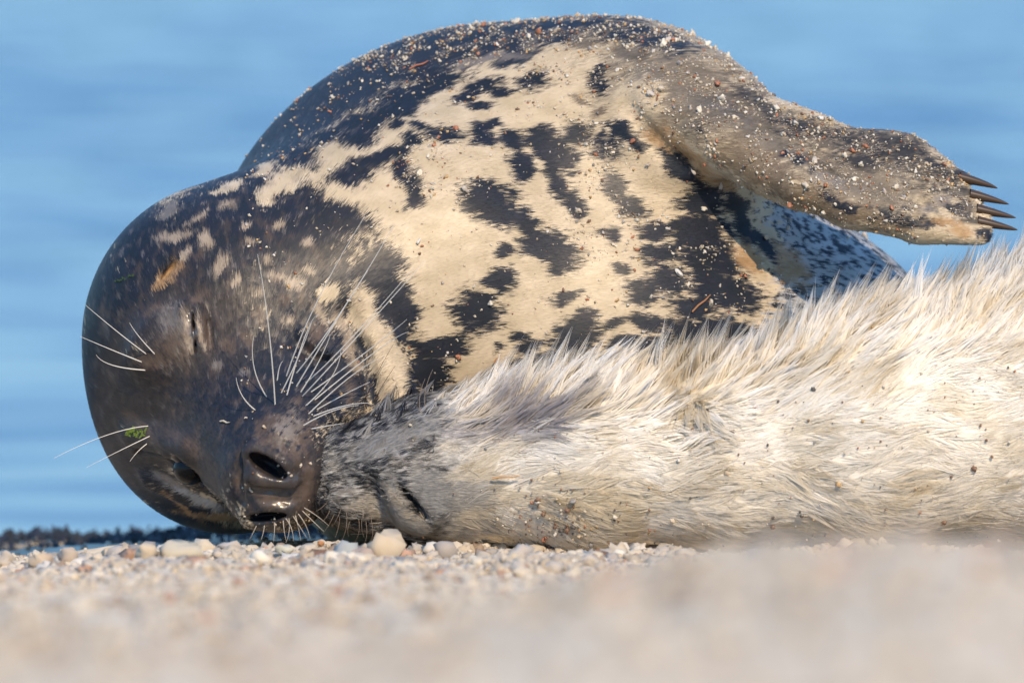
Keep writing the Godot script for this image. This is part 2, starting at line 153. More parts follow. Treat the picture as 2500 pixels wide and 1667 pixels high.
	[-0.2513,0.1595,0.289,0.0025,0.002,0,1,0.17,0.71,0.69], [-0.2453,0.1669,0.2783,0.0025,0.002,0,1,0.24,0.77,0.58], [-0.2535,0.1505,0.2973,0.0025,0.002,0,1,0.14,0.59,0.80], [-0.2411,0.1525,0.2916,0.0025,0.002,0,1,0.35,0.60,0.72],
	[-0.2346,0.159,0.2816,0.0025,0.002,0,1,0.44,0.65,0.62], [-0.2461,0.1412,0.3013,0.0025,0.002,0,1,0.28,0.44,0.85], [-0.2366,0.1385,0.2982,0.0025,0.002,0,1,0.45,0.39,0.80], [-0.2579,0.137,0.3095,0.0025,0.002,0,1,0.07,0.37,0.93],
	[-0.2296,0.1474,0.2882,0.0025,0.002,0,1,0.55,0.49,0.68], [-0.2632,0.1574,0.2922,0.0025,0.002,0,1,-0.03,0.69,0.73], [-0.2409,0.1747,0.2651,0.0025,0.002,0,1,0.26,0.77,0.58], [-0.2515,0.1771,0.2653,0.0025,0.002,0,1,0.11,0.82,0.57],
	[-0.2303,0.1698,0.265,0.0025,0.002,0,1,0.43,0.70,0.57], [-0.2716,0.1174,0.2771,0.015,0.0075,-30,1,-0.39,0.22,0.90], [-0.2754,0.0594,0.2684,0.017,0.0045,6,1,-0.19,-0.89,0.41], [-0.3563,0.2575,0.1803,0.004,0.018,4,1,-0.29,0.26,0.92],
	[-0.3654,0.2591,0.1824,0.0045,0.02,4,8,-0.32,0.23,0.92], [-0.3483,0.2591,0.1828,0.0025,0.017,4,8,-0.26,0.28,0.92], [-0.2228,0.2419,0.182,0.017,0.004,-38,1,0.33,0.55,0.77], [0.503,0.4302,0.0508,0.03,0.008,-18,10,0.48,0.66,0.58],
	[0.5099,0.4098,0.0609,0.029,0.007,-16,10,0.43,0.62,0.66], [0.5192,0.3934,0.0713,0.023,0.006,-13,10,0.21,0.60,0.77], [0.5212,0.3799,0.0786,0.018,0.0045,-9,10,0.26,0.53,0.81], [0.3003,0.4999,0.0278,0.055,0.011,-34,10,0.03,0.75,0.66],
	[0.3496,0.4814,0.0385,0.045,0.012,-14,10,0.17,0.67,0.72], [0.4136,0.4644,0.0511,0.075,0.022,-8,10,-0.01,0.70,0.72], [0.4526,0.4426,0.064,0.045,0.021,-25,10,0.24,0.60,0.77], [0.3981,0.4475,0.0635,0.03,0.012,-10,10,-0.08,0.56,0.83],
	[0.4929,0.4323,0.0541,0.03,0.012,-25,10,0.42,0.65,0.63], [0.2141,0.4854,0.056,0.0046,0.0082,20,1,-0.41,0.24,0.88], [0.3218,0.4476,0.09,0.0082,0.0067,0,1,-0.04,0.78,0.63], [0.3403,0.4365,0.0975,0.0057,0.0041,0,1,0.28,0.54,0.79],
	[0.3064,0.4546,0.0797,0.0062,0.0046,0,1,0.03,0.76,0.65], [0.3792,0.3952,0.1107,0.0134,0.0062,-20,1,-0.10,-0.10,0.99], [0.4289,0.3889,0.1029,0.0206,0.0093,-5,1,0.11,0.08,0.99], [0.4655,0.379,0.1014,0.0227,0.0062,-5,1,0.12,0.09,0.99],
	[0.5391,0.364,0.0783,0.0113,0.0062,0,1,0.65,-0.02,0.76], [0.5016,0.3936,0.0753,0.0206,0.0052,-20,1,0.42,0.50,0.76], [0.4815,0.3987,0.0796,0.02,0.006,30,7,0.39,0.50,0.78], [0.496,0.3768,0.0877,0.025,0.006,-10,4,0.39,0.34,0.86],
	[0.5083,0.367,0.0888,0.015,0.005,-5,4,0.24,-0.07,0.97], [0.357,0.4242,0.0984,0.02,0.007,-20,7,0.19,0.51,0.84], [0.3492,0.4669,0.0498,0.015,0.006,-20,3,0.13,0.59,0.79], [0.3568,0.4072,0.1036,0.0155,0.0041,-30,1,-0.26,0.02,0.97]]
const WHISKERS := [
	[-0.2638,0.1825,0.2543,-0.2666,0.2737,0.2982,-0.2686,0.3555,0.3332,0.0014],
	[-0.2733,0.1908,0.2404,-0.2884,0.2252,0.2596,-0.2931,0.262,0.2744,0.0014],
	[-0.2626,0.2079,0.2206,-0.2595,0.223,0.2277,-0.2539,0.2316,0.2325,0.0014],
	[-0.2529,0.2118,0.2143,-0.2204,0.3006,0.2645,-0.1797,0.3968,0.3045,0.0014],
	[-0.2515,0.1923,0.2404,-0.2305,0.2644,0.2661,-0.2208,0.2879,0.2861,0.0014],
	[-0.2422,0.2147,0.2062,-0.1891,0.2883,0.2604,-0.123,0.3944,0.3039,0.0014],
	[-0.2416,0.2009,0.2261,-0.203,0.2668,0.2653,-0.1626,0.3348,0.2964,0.0014],
	[-0.232,0.2045,0.2144,-0.1843,0.2533,0.2594,-0.1131,0.3381,0.2953,0.0014],
	[-0.2347,0.191,0.2361,-0.1812,0.2495,0.2897,-0.0905,0.3468,0.3327,0.0014],
	[-0.2257,0.195,0.223,-0.1553,0.2457,0.2609,-0.1026,0.281,0.2911,0.0014],
	[-0.231,0.1812,0.2478,-0.1991,0.2157,0.2689,-0.1828,0.2482,0.2853,0.0014],
	[-0.2212,0.1868,0.2297,-0.1494,0.2458,0.2628,-0.1176,0.2668,0.2891,0.0014],
	[-0.2276,0.1727,0.2557,-0.1814,0.2147,0.2828,-0.1443,0.2379,0.304,0.0014],
	[-0.2185,0.177,0.2414,-0.1868,0.1961,0.2593,-0.1585,0.2126,0.2732,0.0014],
	[-0.2229,0.1703,0.2544,-0.1865,0.1839,0.2723,-0.1573,0.1878,0.286,0.0014],
	[-0.2328,0.1615,0.2742,-0.2006,0.1791,0.2915,-0.1718,0.1868,0.3048,0.0014],
	[-0.2241,0.1579,0.2698,-0.2057,0.1622,0.2803,-0.1862,0.1662,0.288,0.0014],
	[-0.2852,0.1772,0.2542,-0.2999,0.1941,0.2659,-0.3072,0.2151,0.2745,0.0014],
	[-0.2577,0.1954,0.2368,-0.2351,0.2374,0.2606,-0.2123,0.2763,0.2791,0.0014],
	[-0.2367,0.1951,0.2318,-0.2136,0.2319,0.2518,-0.1962,0.2621,0.2673,0.0014]]
const BROW_WHISKERS := [
	[-0.4103,0.234,0.1713,-0.4394,0.26,0.1972,-0.4727,0.2925,0.2168,0.0013],
	[-0.4148,0.2249,0.1685,-0.4471,0.24,0.1905,-0.4793,0.2553,0.2071,0.0013],
	[-0.4105,0.2163,0.1675,-0.4489,0.2236,0.1866,-0.468,0.2373,0.2009,0.0013],
	[-0.4006,0.2338,0.174,-0.4179,0.2546,0.189,-0.4289,0.2714,0.1997,0.0013]]
const LOW_BROW_WHISKERS := [
	[-0.4098,0.1518,0.1438,-0.4573,0.143,0.1645,-0.5186,0.1183,0.1804,0.001],
	[-0.4074,0.1415,0.1516,-0.4391,0.1264,0.1661,-0.4768,0.1062,0.177,0.001],
	[-0.4109,0.1329,0.1487,-0.4221,0.124,0.1546,-0.4318,0.113,0.1585,0.001]]
const LIP_WHISKERS := [
	[-0.2476,0.0619,0.2944,-0.2469,0.0466,0.298,-0.2498,0.0342,0.2999,0.001],
	[-0.2538,0.059,0.2952,-0.2527,0.0466,0.2988,-0.2512,0.0362,0.3005,0.001],
	[-0.2433,0.0634,0.2898,-0.2355,0.0509,0.2929,-0.2292,0.0395,0.2947,0.001],
	[-0.2384,0.0659,0.2846,-0.2288,0.053,0.2884,-0.2221,0.0381,0.2905,0.001],
	[-0.2633,0.0564,0.2914,-0.2634,0.0462,0.2942,-0.2639,0.0352,0.2958,0.001],
	[-0.2821,0.0552,0.2809,-0.2865,0.0462,0.2831,-0.2923,0.0357,0.2848,0.001],
	[-0.2746,0.0554,0.284,-0.2753,0.0455,0.286,-0.2762,0.0359,0.2875,0.001],
	[-0.234,0.0691,0.283,-0.2202,0.0562,0.2871,-0.2086,0.0458,0.2895,0.001],
	[-0.2325,0.0725,0.2844,-0.2163,0.0627,0.2886,-0.2037,0.0522,0.2909,0.001],
	[-0.251,0.0607,0.2956,-0.2439,0.0492,0.2999,-0.241,0.0358,0.3019,0.001],
	[-0.2409,0.0646,0.2868,-0.2375,0.0497,0.2901,-0.2365,0.0363,0.292,0.001]]
const CHIN_WHISKERS := [
	[-0.1647,0.1771,0.1763,-0.1592,0.1984,0.1902,-0.1321,0.2475,0.2005,0.0011],
	[-0.1556,0.1793,0.1717,-0.1476,0.1954,0.1822,-0.1274,0.2243,0.1893,0.0011],
	[-0.1678,0.1914,0.1705,-0.1644,0.2072,0.176,-0.1613,0.2173,0.1794,0.0011]]
const PUP_WHISKERS := [
	[-0.197,0.066,0.2839,-0.2018,0.0545,0.2897,-0.2085,0.0423,0.2933,0.0008],
	[-0.1915,0.0632,0.2827,-0.1926,0.0515,0.2879,-0.1969,0.0401,0.2911,0.0008],
	[-0.1844,0.0699,0.2879,-0.1833,0.0512,0.2955,-0.1875,0.0361,0.3003,0.0008],
	[-0.1708,0.061,0.2801,-0.17,0.0445,0.2866,-0.1757,0.0314,0.2907,0.0008],
	[-0.1629,0.0578,0.2753,-0.1619,0.0402,0.2815,-0.1676,0.028,0.2856,0.0008],
	[-0.1582,0.0647,0.2769,-0.1541,0.0443,0.2838,-0.156,0.034,0.2881,0.0008],
	[-0.1885,0.0753,0.2894,-0.1934,0.0619,0.2959,-0.1996,0.0516,0.2996,0.0008],
	[-0.2016,0.0706,0.2849,-0.2066,0.0603,0.2896,-0.2123,0.0557,0.2921,0.0008],
	[-0.1789,0.0582,0.278,-0.1822,0.0485,0.282,-0.1812,0.0395,0.2844,0.0008],
	[-0.2038,0.0795,0.2859,-0.2114,0.0721,0.291,-0.219,0.0675,0.2937,0.0008],
	[-0.1643,0.07,0.2829,-0.167,0.0531,0.29,-0.164,0.0385,0.2945,0.0008]]
const PUP_BROW_WHISKERS := [
	[-0.1017,0.1733,0.2545,-0.103,0.1935,0.2643,-0.0986,0.2139,0.2713,0.0009],
	[-0.096,0.1767,0.2494,-0.0963,0.1991,0.2608,-0.087,0.2244,0.2692,0.0009]]
const CLAWS := [[0.5107,0.4285,0.043,0.5366,0.4217,0.039,0.5548,0.4156,0.035],
	[0.5215,0.4096,0.0534,0.5479,0.4033,0.0494,0.567,0.3977,0.0454],
	[0.5288,0.3932,0.0643,0.5551,0.3874,0.0603,0.5743,0.3828,0.0563],
	[0.5295,0.3796,0.0701,0.5568,0.3738,0.0661,0.5759,0.3692,0.0621]]

var coat_colors: Array[Color] = [
	Color(0.56, 0.455, 0.31), Color(0.019, 0.022, 0.031), Color(0.105, 0.075, 0.058), Color(0.125, 0.103, 0.080),
	Color(0.43, 0.265, 0.13), Color(0.42, 0.415, 0.41), Color(0.17, 0.125, 0.083), Color(0.21, 0.185, 0.165), Color(0.40, 0.32, 0.235), Color(0.052, 0.043, 0.039), Color(0.024, 0.025, 0.030), Color(0.027, 0.033, 0.046)]  # last colour: dark back fur with blue sky sheen mixed in
var pup_colors: Array[Color] = [
	Color(0.90, 0.865, 0.79), Color(0.025, 0.026, 0.031), Color(0.29, 0.285, 0.275), Color(0.26, 0.24, 0.25),
	Color(0.45, 0.40, 0.33), Color(0.72, 0.64, 0.49), Color(0.36, 0.35, 0.33)]
var stone_colors: Array[Color] = [
	Color(0.58, 0.50, 0.385), Color(0.66, 0.61, 0.53), Color(0.50, 0.40, 0.28), Color(0.40, 0.17, 0.095), Color(0.30, 0.285, 0.27),
	Color(0.22, 0.13, 0.085), Color(0.11, 0.10, 0.095), Color(0.55, 0.36, 0.17), Color(0.66, 0.60, 0.49), Color(0.45, 0.40, 0.35)]


# ---------------------------------------------------------------- a body as a distance field
class Body:
	var kind := PackedInt32Array()
	var op := PackedInt32Array()
	var k := PackedFloat32Array()
	var a := PackedVector3Array()
	var b := PackedVector3Array()
	var ra := PackedFloat32Array()
	var rb := PackedFloat32Array()
	var inv := PackedFloat32Array()
	var n := PackedVector3Array()
	var flat := PackedFloat32Array()
	var turn: Array[Basis] = []
	var all := PackedInt32Array()
	var floor_y := -0.012

	func _init(rows: Array) -> void:
		for r in rows:
			all.append(kind.size())
			kind.append(r[0]); op.append(r[1]); k.append(r[2]); a.append(Vector3(r[3], r[4], r[5]))
			if r[0] == 0:
				b.append(Vector3(1.0 / r[6], 1.0 / r[7], 1.0 / r[8]))
				var x := Vector3(r[9], r[10], r[11]).normalized()
				var y := Vector3(r[12], r[13], r[14]).normalized()
				turn.append(Basis(x, y, x.cross(y)).transposed())
				ra.append(0); rb.append(0); inv.append(0); n.append(Vector3.BACK); flat.append(0)
			else:
				var d := Vector3(r[6], r[7], r[8]) - Vector3(r[3], r[4], r[5])
				b.append(d); ra.append(r[9]); rb.append(r[10] - r[9]); inv.append(1.0 / d.length_squared())
				n.append(Vector3(r[11], r[12], r[13])); flat.append(r[14] - 1.0); turn.append(Basis())

	func prim(i: int, p: Vector3) -> float:
		var v := p - a[i]
		if kind[i] == 0:
			var w := b[i]
			var q := (turn[i] * v) * w
			var k0 := q.length()
			return k0 * (k0 - 1.0) / maxf((q * w).length(), 1e-5)
		var ab := b[i]
		var h := clampf(v.dot(ab) * inv[i], 0.0, 1.0)
		v -= ab * h
		var f := flat[i]
		if f > 0.0:
			v += n[i] * (f * v.dot(n[i]))
			return (v.length() - ra[i] - rb[i] * h) / sqrt(1.0 + f)
		return v.length() - ra[i] - rb[i] * h

	func eval(p: Vector3, list: PackedInt32Array) -> float:
		var d := 10.0
		for i in list:
			var e := prim(i, p)
			var kk := k[i]
			if op[i] > 0:
				var h := maxf(kk - absf(d - e), 0.0)
				d = minf(d, e) - h * h * 0.25 / kk
			else:
				e = -e
				var h := maxf(kk - absf(d - e), 0.0)
				d = maxf(d, e) + h * h * 0.25 / kk
		return maxf(d, floor_y - p.y)

	func near(c: Vector3, list: PackedInt32Array, reach: float) -> PackedInt32Array:
		var least := 10.0
		for i in list:
			if op[i] > 0:
				least = minf(least, prim(i, c))
		var out := PackedInt32Array()
		for i in list:
			var e := prim(i, c)
			if op[i] > 0:
				if e < maxf(least, 0.0) + reach * 3.2 + k[i]:
					out.append(i)
			elif e < reach * 1.8 + k[i] + 0.01:
				out.append(i)
		return out

	# surface nets: one vertex in each crossed cell, one quad round each crossed edge
	func net(lo: Vector3, hi: Vector3, cell: float, hole: AABB, verts: PackedVector3Array, quads: PackedInt32Array) -> void:
		var big := 32
		var at := {}
		var cross := PackedInt64Array()
		var size := hi - lo
		var cnt := Vector3i(int(ceil(size.x / (cell * big))), int(ceil(size.y / (cell * big))), int(ceil(size.z / (cell * big))))
		var half_big := cell * big * 0.87
		var half := cell * 8 * 0.87
		var f := PackedFloat32Array()
		f.resize(729)
		for X in cnt.x:
			for Y in cnt.y:
				for Z in cnt.z:
					var c := lo + Vector3(X + 0.5, Y + 0.5, Z + 0.5) * (cell * big)
					if absf(eval(c, all)) > half_big * 1.7 + 0.02:
						continue
					var few := near(c, all, half_big)
					for s in 64:
						var bi := X * 4 + (s & 3)
						var bj := Y * 4 + ((s >> 2) & 3)
						var bk := Z * 4 + (s >> 4)
						var base := lo + Vector3(bi, bj, bk) * (cell * 8)
						var m := base + Vector3.ONE * (cell * 4)
						if hole.has_point(m) and hole.grow(-cell * 8).has_point(m):
							continue
						if absf(eval(m, few)) > half * 1.7 + 0.004:
							continue
						var list := near(m, few, half)
						var idx := 0
						for k2 in 9:
							for j in 9:
								for i in 9:
									f[idx] = eval(base + Vector3(i, j, k2) * cell, list)
									idx += 1
						for k2 in 8:
							for j in 8:
								for i in 8:
									var o := (k2 * 9 + j) * 9 + i
									var f0 := f[o]
									var f1 := f[o + 1]
									var f2 := f[o + 9]
									var f3 := f[o + 10]
									var f4 := f[o + 81]
									var f5 := f[o + 82]
									var f6 := f[o + 90]
									var f7 := f[o + 91]
									var neg := int(f0 < 0) + int(f1 < 0) + int(f2 < 0) + int(f3 < 0) + int(f4 < 0) + int(f5 < 0) + int(f6 < 0) + int(f7 < 0)
									if neg == 0 or neg == 8:
										continue
									var sum := Vector3.ZERO
									var num := 0
									if (f0 < 0) != (f1 < 0): sum += Vector3(f0 / (f0 - f1), 0, 0); num += 1
									if (f2 < 0) != (f3 < 0): sum += Vector3(f2 / (f2 - f3), 1, 0); num += 1
									if (f4 < 0) != (f5 < 0): sum += Vector3(f4 / (f4 - f5), 0, 1); num += 1
									if (f6 < 0) != (f7 < 0): sum += Vector3(f6 / (f6 - f7), 1, 1); num += 1
									if (f0 < 0) != (f2 < 0): sum += Vector3(0, f0 / (f0 - f2), 0); num += 1
									if (f1 < 0) != (f3 < 0): sum += Vector3(1, f1 / (f1 - f3), 0); num += 1
									if (f4 < 0) != (f6 < 0): sum += Vector3(0, f4 / (f4 - f6), 1); num += 1
									if (f5 < 0) != (f7 < 0): sum += Vector3(1, f5 / (f5 - f7), 1); num += 1
									if (f0 < 0) != (f4 < 0): sum += Vector3(0, 0, f0 / (f0 - f4)); num += 1
									if (f1 < 0) != (f5 < 0): sum += Vector3(1, 0, f1 / (f1 - f5)); num += 1
									if (f2 < 0) != (f6 < 0): sum += Vector3(0, 1, f2 / (f2 - f6)); num += 1
									if (f3 < 0) != (f7 < 0): sum += Vector3(1, 1, f3 / (f3 - f7)); num += 1
									var g := base + (Vector3(i, j, k2) + sum / num) * cell
									if hole.has_point(g):
										continue
									var key := ((bi * 8 + i) * 8192 + bj * 8 + j) * 8192 + bk * 8 + k2
									at[key] = verts.size()
									verts.append(g)
									if (f0 < 0) != (f1 < 0): cross.append(key * 8 + (1 if f0 < 0 else 0))
									if (f0 < 0) != (f2 < 0): cross.append(key * 8 + 2 + (1 if f0 < 0 else 0))
									if (f0 < 0) != (f4 < 0): cross.append(key * 8 + 4 + (1 if f0 < 0 else 0))
		var sx := 8192 * 8192
		var sy := 8192
		for e in cross:
			var key := e >> 3
			var axis := (e & 7) >> 1
			var u := sy if axis == 0 else 1 if axis == 1 else sx
			var w := 1 if axis == 0 else sx if axis == 1 else sy
			if not (at.has(key - u) and at.has(key - w) and at.has(key - u - w)):
				continue
			var p0: int = at[key]
			var p1: int = at[key - u]
			var p2: int = at[key - u - w]
			var p3: int = at[key - w]
			if e & 1:
				quads.append_array([p0, p3, p2, p1])
			else:
				quads.append_array([p0, p1, p2, p3])


# a net's vertices, quads, normals
func skin(body: Body, boxes: Array) -> Dictionary:
	var verts := PackedVector3Array()
	var quads := PackedInt32Array()
	for bx in boxes:
		body.net(bx[0], bx[1], bx[2], bx[3], verts, quads)
	for i in verts.size():
		var p := verts[i]
		if p.x < -0.1 and p.z > 0.0:
			var w := clampf((p.z - 0.1) * 8.0, 0.25, 1.0)
			verts[i] = p + Vector3(0.2, 0.3, 0.9) * w * (0.0016 * n1.get_noise_3d(p.x * 45, p.y * 60, p.z * 45) + 0.0006 * n2.get_noise_3d(p.x * 190, p.y * 230, p.z * 190))
	var norm := PackedVector3Array()
	norm.resize(verts.size())
	for q in range(0, quads.size(), 4):
		var i0 := quads[q]
		var i1 := quads[q + 1]
		var i2 := quads[q + 2]
		var i3 := quads[q + 3]
		var fn := (verts[i3] - verts[i1]).cross(verts[i2] - verts[i0])
		norm[i0] += fn; norm[i1] += fn; norm[i2] += fn; norm[i3] += fn
	for i in norm.size():
		norm[i] = norm[i].normalized()
	return {"v": verts, "q": quads, "n": norm}


# second: quads inside these balls get a material of their own
func skin_mesh(s: Dictionary, colors: PackedColorArray, balls: Array, first: Material, second: Material) -> ArrayMesh:
	var idx := PackedInt32Array()
	var idx2 := PackedInt32Array()
	var q: PackedInt32Array = s.q
	var v: PackedVector3Array = s.v
	for i in range(0, q.size(), 4):
		var p := v[q[i]]
		var inside := false
		if p.x < -0.18 and p.z > 0.12:
			for b in balls:
				if p.distance_to(b[0]) < b[1] + 0.004:
					inside = true
		if inside:
			idx2.append_array([q[i], q[i + 1], q[i + 2], q[i], q[i + 2], q[i + 3]])
		else:
			idx.append_array([q[i], q[i + 1], q[i + 2], q[i], q[i + 2], q[i + 3]])
	var m := array_mesh(s.v, s.n, colors, idx)
	m.surface_set_material(0, first)
	if idx2.size():
		var arr := []
		arr.resize(Mesh.ARRAY_MAX)
		arr[Mesh.ARRAY_VERTEX] = s.v
		arr[Mesh.ARRAY_NORMAL] = s.n
		arr[Mesh.ARRAY_COLOR] = colors
		arr[Mesh.ARRAY_INDEX] = idx2
		m.add_surface_from_arrays(Mesh.PRIMITIVE_TRIANGLES, arr)
		m.surface_set_material(1, second)
	return m


func array_mesh(v: PackedVector3Array, n: PackedVector3Array, c: PackedColorArray, idx: PackedInt32Array) -> ArrayMesh:
	var arr := []
	arr.resize(Mesh.ARRAY_MAX)
	arr[Mesh.ARRAY_VERTEX] = v
	if n.size(): arr[Mesh.ARRAY_NORMAL] = n
	if c.size(): arr[Mesh.ARRAY_COLOR] = c
	if idx.size(): arr[Mesh.ARRAY_INDEX] = idx
	var m := ArrayMesh.new()
	m.add_surface_from_arrays(Mesh.PRIMITIVE_TRIANGLES, arr)
	return m


# ---------------------------------------------------------------- coats
class Marks:
	var c := PackedVector3Array()
	var r := PackedVector3Array()
	var cs := PackedVector2Array()
	var nn := PackedVector3Array()
	var val := PackedInt32Array()
	var cells := {}

	func _init(rows: Array) -> void:
		for m in rows:
			var i := c.size()
			var rad: float = maxf(m[3], m[4])
			c.append(Vector3(m[0], m[1], m[2])); r.append(Vector3(1.0 / m[3], 1.0 / m[4], 1.0 / (rad * 1.1 + 0.03)))
			nn.append(Vector3(m[7], m[8], m[9]) if m.size() > 7 else Vector3.BACK)
			cs.append(Vector2.from_angle(deg_to_rad(m[5]))); val.append(m[6])
			var e := rad * 1.5
			for x in range(int(floor((m[0] - e) * 25)), int(floor((m[0] + e) * 25)) + 1):
				for y in range(int(floor((m[1] - e) * 25)), int(floor((m[1] + e) * 25)) + 1):
					var key := x * 1000 + y
					if not cells.has(key): cells[key] = PackedInt32Array()
					cells[key].append(i)

	func paint(p: Vector3, edge: float, from: Color, palette: Array[Color]) -> Color:
		var key := int(floor(p.x * 25)) * 1000 + int(floor(p.y * 25))
		if not cells.has(key):
			return from
		var col := from
		var here: PackedInt32Array = cells[key]
		for i in here:
			var d := p - c[i]
			var k := cs[i]
			var w := r[i]
			var q := Vector3(d.x * k.x + d.y * k.y, d.y * k.x - d.x * k.y, d.dot(nn[i]))
			var l := (q * w).length() + edge
			if l < 1.4:
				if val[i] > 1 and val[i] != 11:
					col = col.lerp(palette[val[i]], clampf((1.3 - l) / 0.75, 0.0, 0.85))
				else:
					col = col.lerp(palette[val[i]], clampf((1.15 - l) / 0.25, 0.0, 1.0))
		return col


var adult_marks: Marks
var pup_marks: Marks


func adult_coat(p: Vector3) -> Color:
	var head := clampf((-0.12 - p.x) * 8.0, 0.0, 1.0)
	var w1 := n1.get_noise_3d(p.x * lerpf(38, 75, head), p.y * lerpf(95, 50, head), p.z * 55)
	var w2 := n2.get_noise_3d(p.x * lerpf(120, 260, head), p.y * lerpf(330, 150, head), p.z * 190)
	var base := coat_colors[0]
	if p.x > 0.30 + 0.05 * w1 and p.y < 0.42 and p.z < 0.02:
		base = coat_colors[5]
		if n1.get_noise_3d(p.x * 85, p.y * 85, p.z * 85) > 0.07:
			base = coat_colors[1]
	var q := p + Vector3(n1.get_noise_3d(p.x * 17, p.y * 17, p.z * 17 + 4), n1.get_noise_3d(p.x * 17 + 9, p.y * 17, p.z * 17), 0) * 0.009
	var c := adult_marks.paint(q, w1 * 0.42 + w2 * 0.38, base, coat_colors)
	var m := n3.get_noise_3d(p.x * 26, p.y * 40, p.z * 26)
	if head > 0.0:
		var t := clampf(n1.get_noise_3d(p.x * 60 + 7, p.y * 32, p.z * 40) * 1.8 - 0.25, 0.0, 1.0) * head
		c = c.lerp(coat_colors[2], t * 0.85 * clampf((0.52 - p.y) * 6.0, 0.0, 1.0))
		var fleck := clampf(n1.get_noise_3d(p.x * 110, p.y * 46 + 9, p.z * 60) * 2.6 - 0.75, 0.0, 1.0) * clampf((p.y - 0.10) * 8.0, 0.25, 1.0)
		c = c.lerp(coat_colors[7], fleck * 0.7 * head)
	return Color(c.r * (1.0 + 0.14 * m), c.g * (1.0 + 0.15 * m), c.b * (1.0 + 0.19 * m))


func pup_coat(p: Vector3) -> Color:
	var w1 := n1.get_noise_3d(p.x * 60, p.y * 85, p.z * 60)
	var w2 := n2.get_noise_3d(p.x * 150, p.y * 210, p.z * 150)
	var c := pup_marks.paint(p, w1 * 0.6 + w2 * 0.25, pup_colors[0], pup_colors)
	var f := clampf((-0.060 - p.x + w1 * 0.035) * 36.0, 0.0, 1.0)
	if f > 0.0:
		var mo := n1.get_noise_3d(p.x * 90 + 3, p.y * 170, p.z * 100) * 1.0 + n2.get_noise_3d(p.x * 220, p.y * 400, p.z * 260) * 0.5
		c = c.lerp(pup_colors[1].lerp(pup_colors[2], clampf(0.31 + mo * 2.9, 0.0, 1.5)), f)
		c = pup_marks.paint(p, w1 * 0.5 + w2 * 0.3, c, pup_colors)
	var y := n3.get_noise_3d(p.x * 14, p.y * 26, p.z * 14)
	c = c.lerp(pup_colors[5], clampf(y * 1.3, 0.0, 0.6) * (1.0 - f))
	return c


# ---------------------------------------------------------------- small helpers
func numbered(called: String) -> String:
	used[called] = used.get(called, -1) + 1
	return called if used[called] == 0 else "%s_%03d" % [called, used[called]]


func mat(color: Color, rough: float, spec := 0.5, vertex := false) -> StandardMaterial3D:
	var m := StandardMaterial3D.new()
	m.albedo_color = color.linear_to_srgb() if not vertex else Color.WHITE
	m.roughness = rough
	m.metallic_specular = spec
	m.vertex_color_use_as_albedo = vertex
	return m


func thing(called: String, label: String, category: String, group := "", kind := "") -> Node3D:
	var o := Node3D.new()
	o.name = numbered(called)
	add_child(o)
	tag(o, label, category, group, kind)
	return o


func tag(o: Node, label: String, category: String, group := "", kind := "") -> void:
	if label: o.set_meta("label", label)
	if category: o.set_meta("category", category)
	if group: o.set_meta("group", group)
	if kind: o.set_meta("kind", kind)


func part(called: String, mesh: Mesh, m: Material, parent: Node3D) -> MeshInstance3D:
	var o := MeshInstance3D.new()
	o.name = called if parent != self else numbered(called)
	o.mesh = mesh
	if m: o.material_override = m
	parent.add_child(o, true)
	return o


# a tube along points, one radius for each point
func tube(pts: PackedVector3Array, rad: PackedFloat32Array, sides := 6) -> ArrayMesh:
	var v := PackedVector3Array()
	var n := PackedVector3Array()
	var idx := PackedInt32Array()
	var side := Vector3.UP.cross(pts[1] - pts[0])
	if side.length() < 1e-6: side = Vector3.RIGHT
	for i in pts.size():
		var t := (pts[mini(i + 1, pts.size() - 1)] - pts[maxi(i - 1, 0)]).normalized()
		side = (side - t * side.dot(t)).normalized()
		var up := t.cross(side)
		for s in sides:
			var a := TAU * s / sides
			var d := side * cos(a) + up * sin(a)
			v.append(pts[i] + d * rad[i]); n.append(d)
	for i in pts.size() - 1:
		for s in sides:
			var a := i * sides + s
			var b := i * sides + (s + 1) % sides
			idx.append_array([a, a + sides, b, b, a + sides, b + sides])
	return array_mesh(v, n, PackedColorArray(), idx)


func bent(r: Array, o := 0) -> PackedVector3Array:
	var a := Vector3(r[o], r[o + 1], r[o + 2])
	var m := Vector3(r[o + 3], r[o + 4], r[o + 5])
	var c := Vector3(r[o + 6], r[o + 7], r[o + 8])
	var b := m * 2.0 - (a + c) * 0.5
	var out := PackedVector3Array()
	for i in 11:
		var t := i / 10.0
		out.append(a * (1 - t) * (1 - t) + b * 2 * t * (1 - t) + c * t * t)
	return out


func whiskers(rows: Array, called: String, m: Material, parent: Node3D) -> void:
	for r in rows:
		var pts := bent(r)
		var sway := Vector3(rng.randfn(), rng.randfn() * 0.3, rng.randfn()) * 0.05 * pts[0].distance_to(pts[10])
		var rad := PackedFloat32Array()
		for i in pts.size():
			pts[i] += sway * pow(i / 10.0, 2.0)
			rad.append(float(r[9]) * (0.62 - 0.045 * i))
		part(called, tube(pts, rad, 5), m, parent)


var ball_dirs := PackedVector3Array()
var ball_idx := PackedInt32Array()


